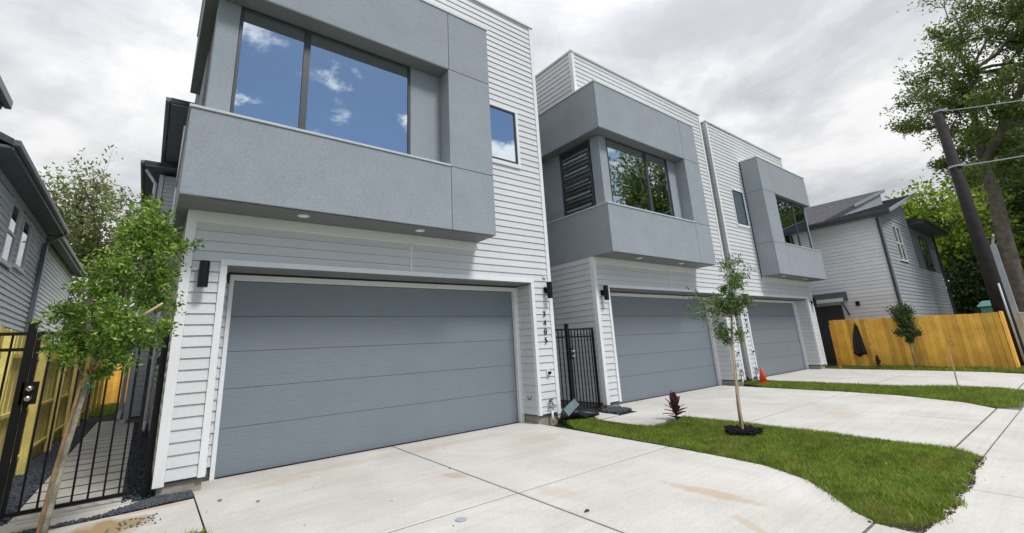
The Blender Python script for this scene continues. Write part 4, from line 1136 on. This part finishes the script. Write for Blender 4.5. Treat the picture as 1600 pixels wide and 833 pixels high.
H, n = tree('young_tree', 'thin sparse young tree standing in a black mulch ring in the near lawn', T2, [.034, .026, .023, .02, .016, .012, .006], lim, 'bark_l', 'leaf_sap2', 7, 4, 7, .055, .022, 9, sub_len=.4, twig_len=.18, cluster=.025, limb_r=.5, upb=.2)
b = MB(); b.tube([(bx-.035, by-.03, z0-.03), (bx-.02, by-.03, .5), (bx+.07, by-.03, 1.15)], .012, 6)
tag(b.build('tree_stake', 'stake'), 'pale stake beside the trunk of the thin young tree in the near lawn', 'stake')
b = MB()
pts = [(bx+.02+(.27+.04*math.sin(3*a))*math.cos(a), by+(.25+.03*math.sin(5*a))*math.sin(a)) for a in np.linspace(0, 2*math.pi, 25)[:-1]]
n = len(b.v)
for x, y in pts: b.v.append((x, y, gz(x, y)+.005))
for x, y in pts: b.v.append((bx+.02+(x-bx-.02)*.7, by+(y-by)*.7, gz(x, y)+.075))
b.v.append((bx, by, z0+.085)); k = len(pts)
for i in range(k): j = (i+1) % k; b.f += [(i, j, k+j, k+i), (k+i, k+j, 2*k)]
tag(b.build('mulch_ring', 'mulch', smooth=True), 'ring of black mulch round the thin young tree', 'mulch')
gravel(pts, 900, .008, .02, 21, 'mulch_chips', 'mulch', top=.05, pile=.05)

# --- small tree by the right fence
bx, by = 21.6, -2.6; z0 = -.07
T3 = [(bx, by, z0), (bx+.03, by, .5), (bx+.05, by, 1.0), (bx+.0, by, 1.6), (bx+.0, by, 2.1)]
rg0 = np.random.default_rng(5); bx, by = 19.95, -2.55
T3 = [(bx, by, z0-.03), (bx+.02, by, .5), (bx+.03, by, .9), (bx+.02, by, 1.4), (bx+.05, by, 1.95)]
lim = [(T3[2 if t < .3 else 3], (bx+.05+.36*math.cos(a)*r_, by+.36*math.sin(a)*r_, .85+1.25*t)) for t, a, r_ in rg0.uniform(0, 1, (20, 3))*np.array([1, 6.28, 1])]
tree('young_tree', 'small dark green young tree in front of the orange wood fence', T3, [.025, .02, .018, .012, .006], lim, 'bark_l', 'leaf_dark', 7, 4, 9, .085, .042, 6, sub_len=.4, twig_len=.2, cluster=.05, limb_r=.5)

# --- cordylines (red strap leaves)
def cordyline(x, y, h, n, label, seed):
    rg = random.Random(seed); z = gz(x, y); H = empty('cordyline', (x, y, z)); tag(H, label, 'plant')
    MB().tube([(x, y, z-.02), (x+.01, y, z+h*.35), (x, y, z+h*.6)], [.014, .011, .008], 8).build('stem', 'bark', H)
    for i in range(n):
        a = i*2.4+rg.uniform(-.3, .3); t = i/n; el = R(20+62*t+rg.uniform(-8, 8)); L = h*(.46+.18*rg.random())
        z0_ = z+h*(.12+.48*t); d = Vector((math.cos(a)*math.cos(el), math.sin(a)*math.cos(el), math.sin(el)))
        sd_ = Vector((-math.sin(a), math.cos(a), 0)); w = .052
        b = MB(); P = []
        for k in range(6):
            s = k/5; c = Vector((x, y, z0_))+d*L*s+Vector((0, 0, -.25*L*s*s*math.cos(el)))
            ww = w*math.sin(math.pi*min(.97, .12+.86*s))+.002; up_ = Vector((0, 0, .010))
            b.v += [tuple(c-sd_*ww+up_), tuple(c), tuple(c+sd_*ww+up_)]
        for k in range(5):
            q = k*3; b.f += [(q, q+1, q+4, q+3), (q+1, q+2, q+5, q+4)]
        b.build('leaf', 'leaf_red', H, smooth=True)
cordyline(6.86, -1.62, .46, 24, 'dark red cordyline plant at the lawn edge by the second driveway', 1)
cordyline(20.2, -1.45, .40, 14, 'small red leafed cordyline at the base of the orange fence', 2)

# --- big oak at the right
TB = [(29.9, -5.0, -.3), (29.6, -4.85, 1.8), (29.5, -4.88, 3.3), (29.5, -5.0, 5.2), (29.5, -5.15, 7.2), (29.5, -5.12, 8.7)]
OAK_ENDS = [(30.66, -1.94, 12.44), (31.4, -2.5, 13.48), (31.73, -2.58, 12.05), (32.64, -3.02, 14.37), (31.39, -3.83, 14.66), (32.52, -3.47, 12.67), (26.98, -4.74, 13.59), (29.69, -5.14, 15.95), (32.65, -5.53, 18.58), (30.82, -6.39, 18.69), (32.39, -6.13, 16.79), (27.5, -6.13, 12.96), (29.71, -5.18, 12.93), (28.33, -4.55, 12.15), (30.17, -7.27, 16.12), (30.36, -7.5, 14.41), (26.88, -6.72, 11.73), (28.14, -8.14, 16.04), (28.53, -7.31, 17.47), (32.48, -3.86, 11.03), (31.55, -3.4, 9.49), (27.79, -4.24, 7.42), (31.74, -4.07, 9.9), (27.66, -5.44, 9.84), (30.63, -6.38, 9.51), (27.59, -3.98, 12.2), (26.81, -5.98, 10.91), (32.2, -4.99, 12.24), (28.1, -8.21, 14.27), (28.14, -8.0, 11.84), (32.89, -7.42, 11.11), (32.21, -9.74, 18.14), (28.59, -8.81, 18.6), (32.76, -7.43, 22.15), (30.14, -7.23, 8.16), (31.0, -6.31, 7.73), (28.07, -6.45, 10.44), (32.63, -6.75, 15.88), (31.08, -5.38, 15.5), (32.79, -5.05, 10.13), (32.34, -8.46, 20.11), (28.65, -6.25, 16.3), (29.04, -9.24, 12.71), (27.83, -8.51, 9.65), (27.7, -10.1, 14.88)]
F1 = [TB[5], (29.4, -5.25, 10.2), (29.5, -5.45, 11.7), (29.4, -5.7, 13.2)]
F2 = [TB[5], (29.6, -5.95, 9.9), (29.7, -7.0, 11.6), (29.8, -8.0, 13.6)]
lim2 = []
for e in OAK_ENDS:
    cand = F1+F2; dd_ = [np.linalg.norm(np.array(q)-np.array(e)+np.array([0, 0, 1.2])) for q in cand]
    s_ = cand[int(np.argmin(dd_))]
    if s_ == TB[5] and e[2] > 10: s_ = F1[1]
    lim2.append((s_, e))
rgo = np.random.default_rng(77)
for i in range(16):   # the half of the crown away from the photographer
    lim2.append(((F2 if i % 2 else F1)[3], (rgo.uniform(30, 35), rgo.uniform(-12, -5), rgo.uniform(10, 18))))
H, n = tree('oak_tree', 'big airy oak with forked trunk at the right edge behind the utility pole', TB, [.50, .38, .31, .27, .25, .23], lim2, 'bark', 'leaf_oak', 9, 5, 14, .17, .085, 13, sub_len=.36, twig_len=.16, cluster=.17, limb_r=.34, flat=.45)
for F_k, rr in ((F1, [.17, .14, .11, .07]), (F2, [.22, .19, .15, .09])): MB().tube(F_k, rr, 10).build('limb', 'bark', H, smooth=True)
print('oak leaves', n)
def blob_tree(name, label, base, crown_c, crown_r, nlimb, leaf, seed, L=.2, Wd=.12, nsub=7, ntw=4, nl=12, tr=.2, cluster=.2, group=None, bark='bark', limb_r=.5, cat='tree'):
    rg = np.random.default_rng(seed); c = np.array(crown_c, float); cr = np.array(crown_r, float); base = np.array(base, float)
    fk = c-np.array([0, 0, cr[2]*.75])
    T_ = [tuple(base), tuple(base*.5+fk*.5+np.array([rg.normal(0, .12), rg.normal(0, .12), 0])), tuple(fk), tuple(c*.7+fk*.3)]
    lm = []
    for i in range(nlimb):
        v = rg.normal(0, 1, 3); v /= np.linalg.norm(v)
        lm.append((T_[2] if rg.random() < .6 else T_[3], c+v*cr*rg.uniform(.5, .95)))
    return tree(name, label, T_, [tr, tr*.75, tr*.6, tr*.35], lm, bark, leaf, nsub, ntw, nl, L, Wd, seed, sub_len=.4, twig_len=.2, cluster=cluster, limb_r=limb_r, group=group, cat=cat)
# bright trees behind the right house, darker mass behind the oak
blob_tree('maple_tree', 'bright green broadleaf tree rising behind the right house roof', (38, -1.5, -.1), (38, -2.0, 7.3), (3.6, 3.0, 3.6), 34, 'leaf_bright', 31, .30, .2, nl=7, cluster=.32)
blob_tree('maple_tree', 'bright green tree filling the space between the right house and the utility pole', (37, -4.2, -.1), (37, -4.4, 5.4), (3.2, 2.4, 3.6), 34, 'leaf_bright', 32, .28, .18, nl=7, cluster=.3)
blob_tree('shade_tree', 'dark shrubby tree low behind the shaded fence beside the oak trunk', (41, -4.5, -.1), (41, -4.4, 3.4), (3.0, 1.8, 3.4), 30, 'leaf_dark', 33, .3, .2, nl=14, cluster=.3)
blob_tree('shade_tree', 'dark tree at the right edge behind the oak trunk', (37, -7.6, -.2), (37, -7.2, 7.5), (3.0, 2.3, 6.5), 44, 'leaf_dark', 34, .3, .2, nl=14, cluster=.34)
blob_tree('shade_tree', 'dark green tree high behind the oak crown at the right edge', (44, -6.6, -.2), (44, -6.0, 9.5), (4.5, 2.8, 6.0), 44, 'leaf_oak', 35, .34, .24, nl=14, cluster=.4)
blob_tree('shade_tree', 'low dark green tree filling the gap between the right house corner and the fence top', (36, -2.9, -.1), (36, -3.2, 3.0), (2.6, 1.9, 2.9), 30, 'leaf_dark', 38, .26, .17, nl=14, cluster=.28)
# pale tree behind the left houses
blob_tree('pecan_tree', 'sparse pale green tree standing beyond the back fence between the left houses', (-3.0, 27, -.1), (-3.6, 27, 9.3), (3.6, 3, 3.9), 26, 'leaf_back', 36, .26, .12, nsub=7, ntw=4, nl=11, tr=.16, cluster=.24, limb_r=.45)
blob_tree('pecan_tree', 'dense low green tree beyond the back fence at the left', (-3.0, 30, -.1), (-3.2, 30, 4.6), (3.6, 2.5, 3.6), 26, 'leaf_back', 37, .26, .14, nsub=6, ntw=4, nl=12, tr=.16, cluster=.26, limb_r=.45)
# trees across the street, mirrored in the windows
blob_tree('street_tree', 'tall tree across the street mirrored in the middle house window', (38.0, -19, -.2), (38.6, -18.5, 12.6), (6.2, 4.5, 10.5), 60, 'leaf_oak', 41, .42, .26, nl=13, tr=.5, cluster=.34)
blob_tree('street_tree', 'tree farther down across the street mirrored in the last house window', (46, -19.5, -.2), (46, -19, 9), (5, 4.5, 6), 40, 'leaf_oak', 42, .36, .24, nl=14, tr=.35, cluster=.36)
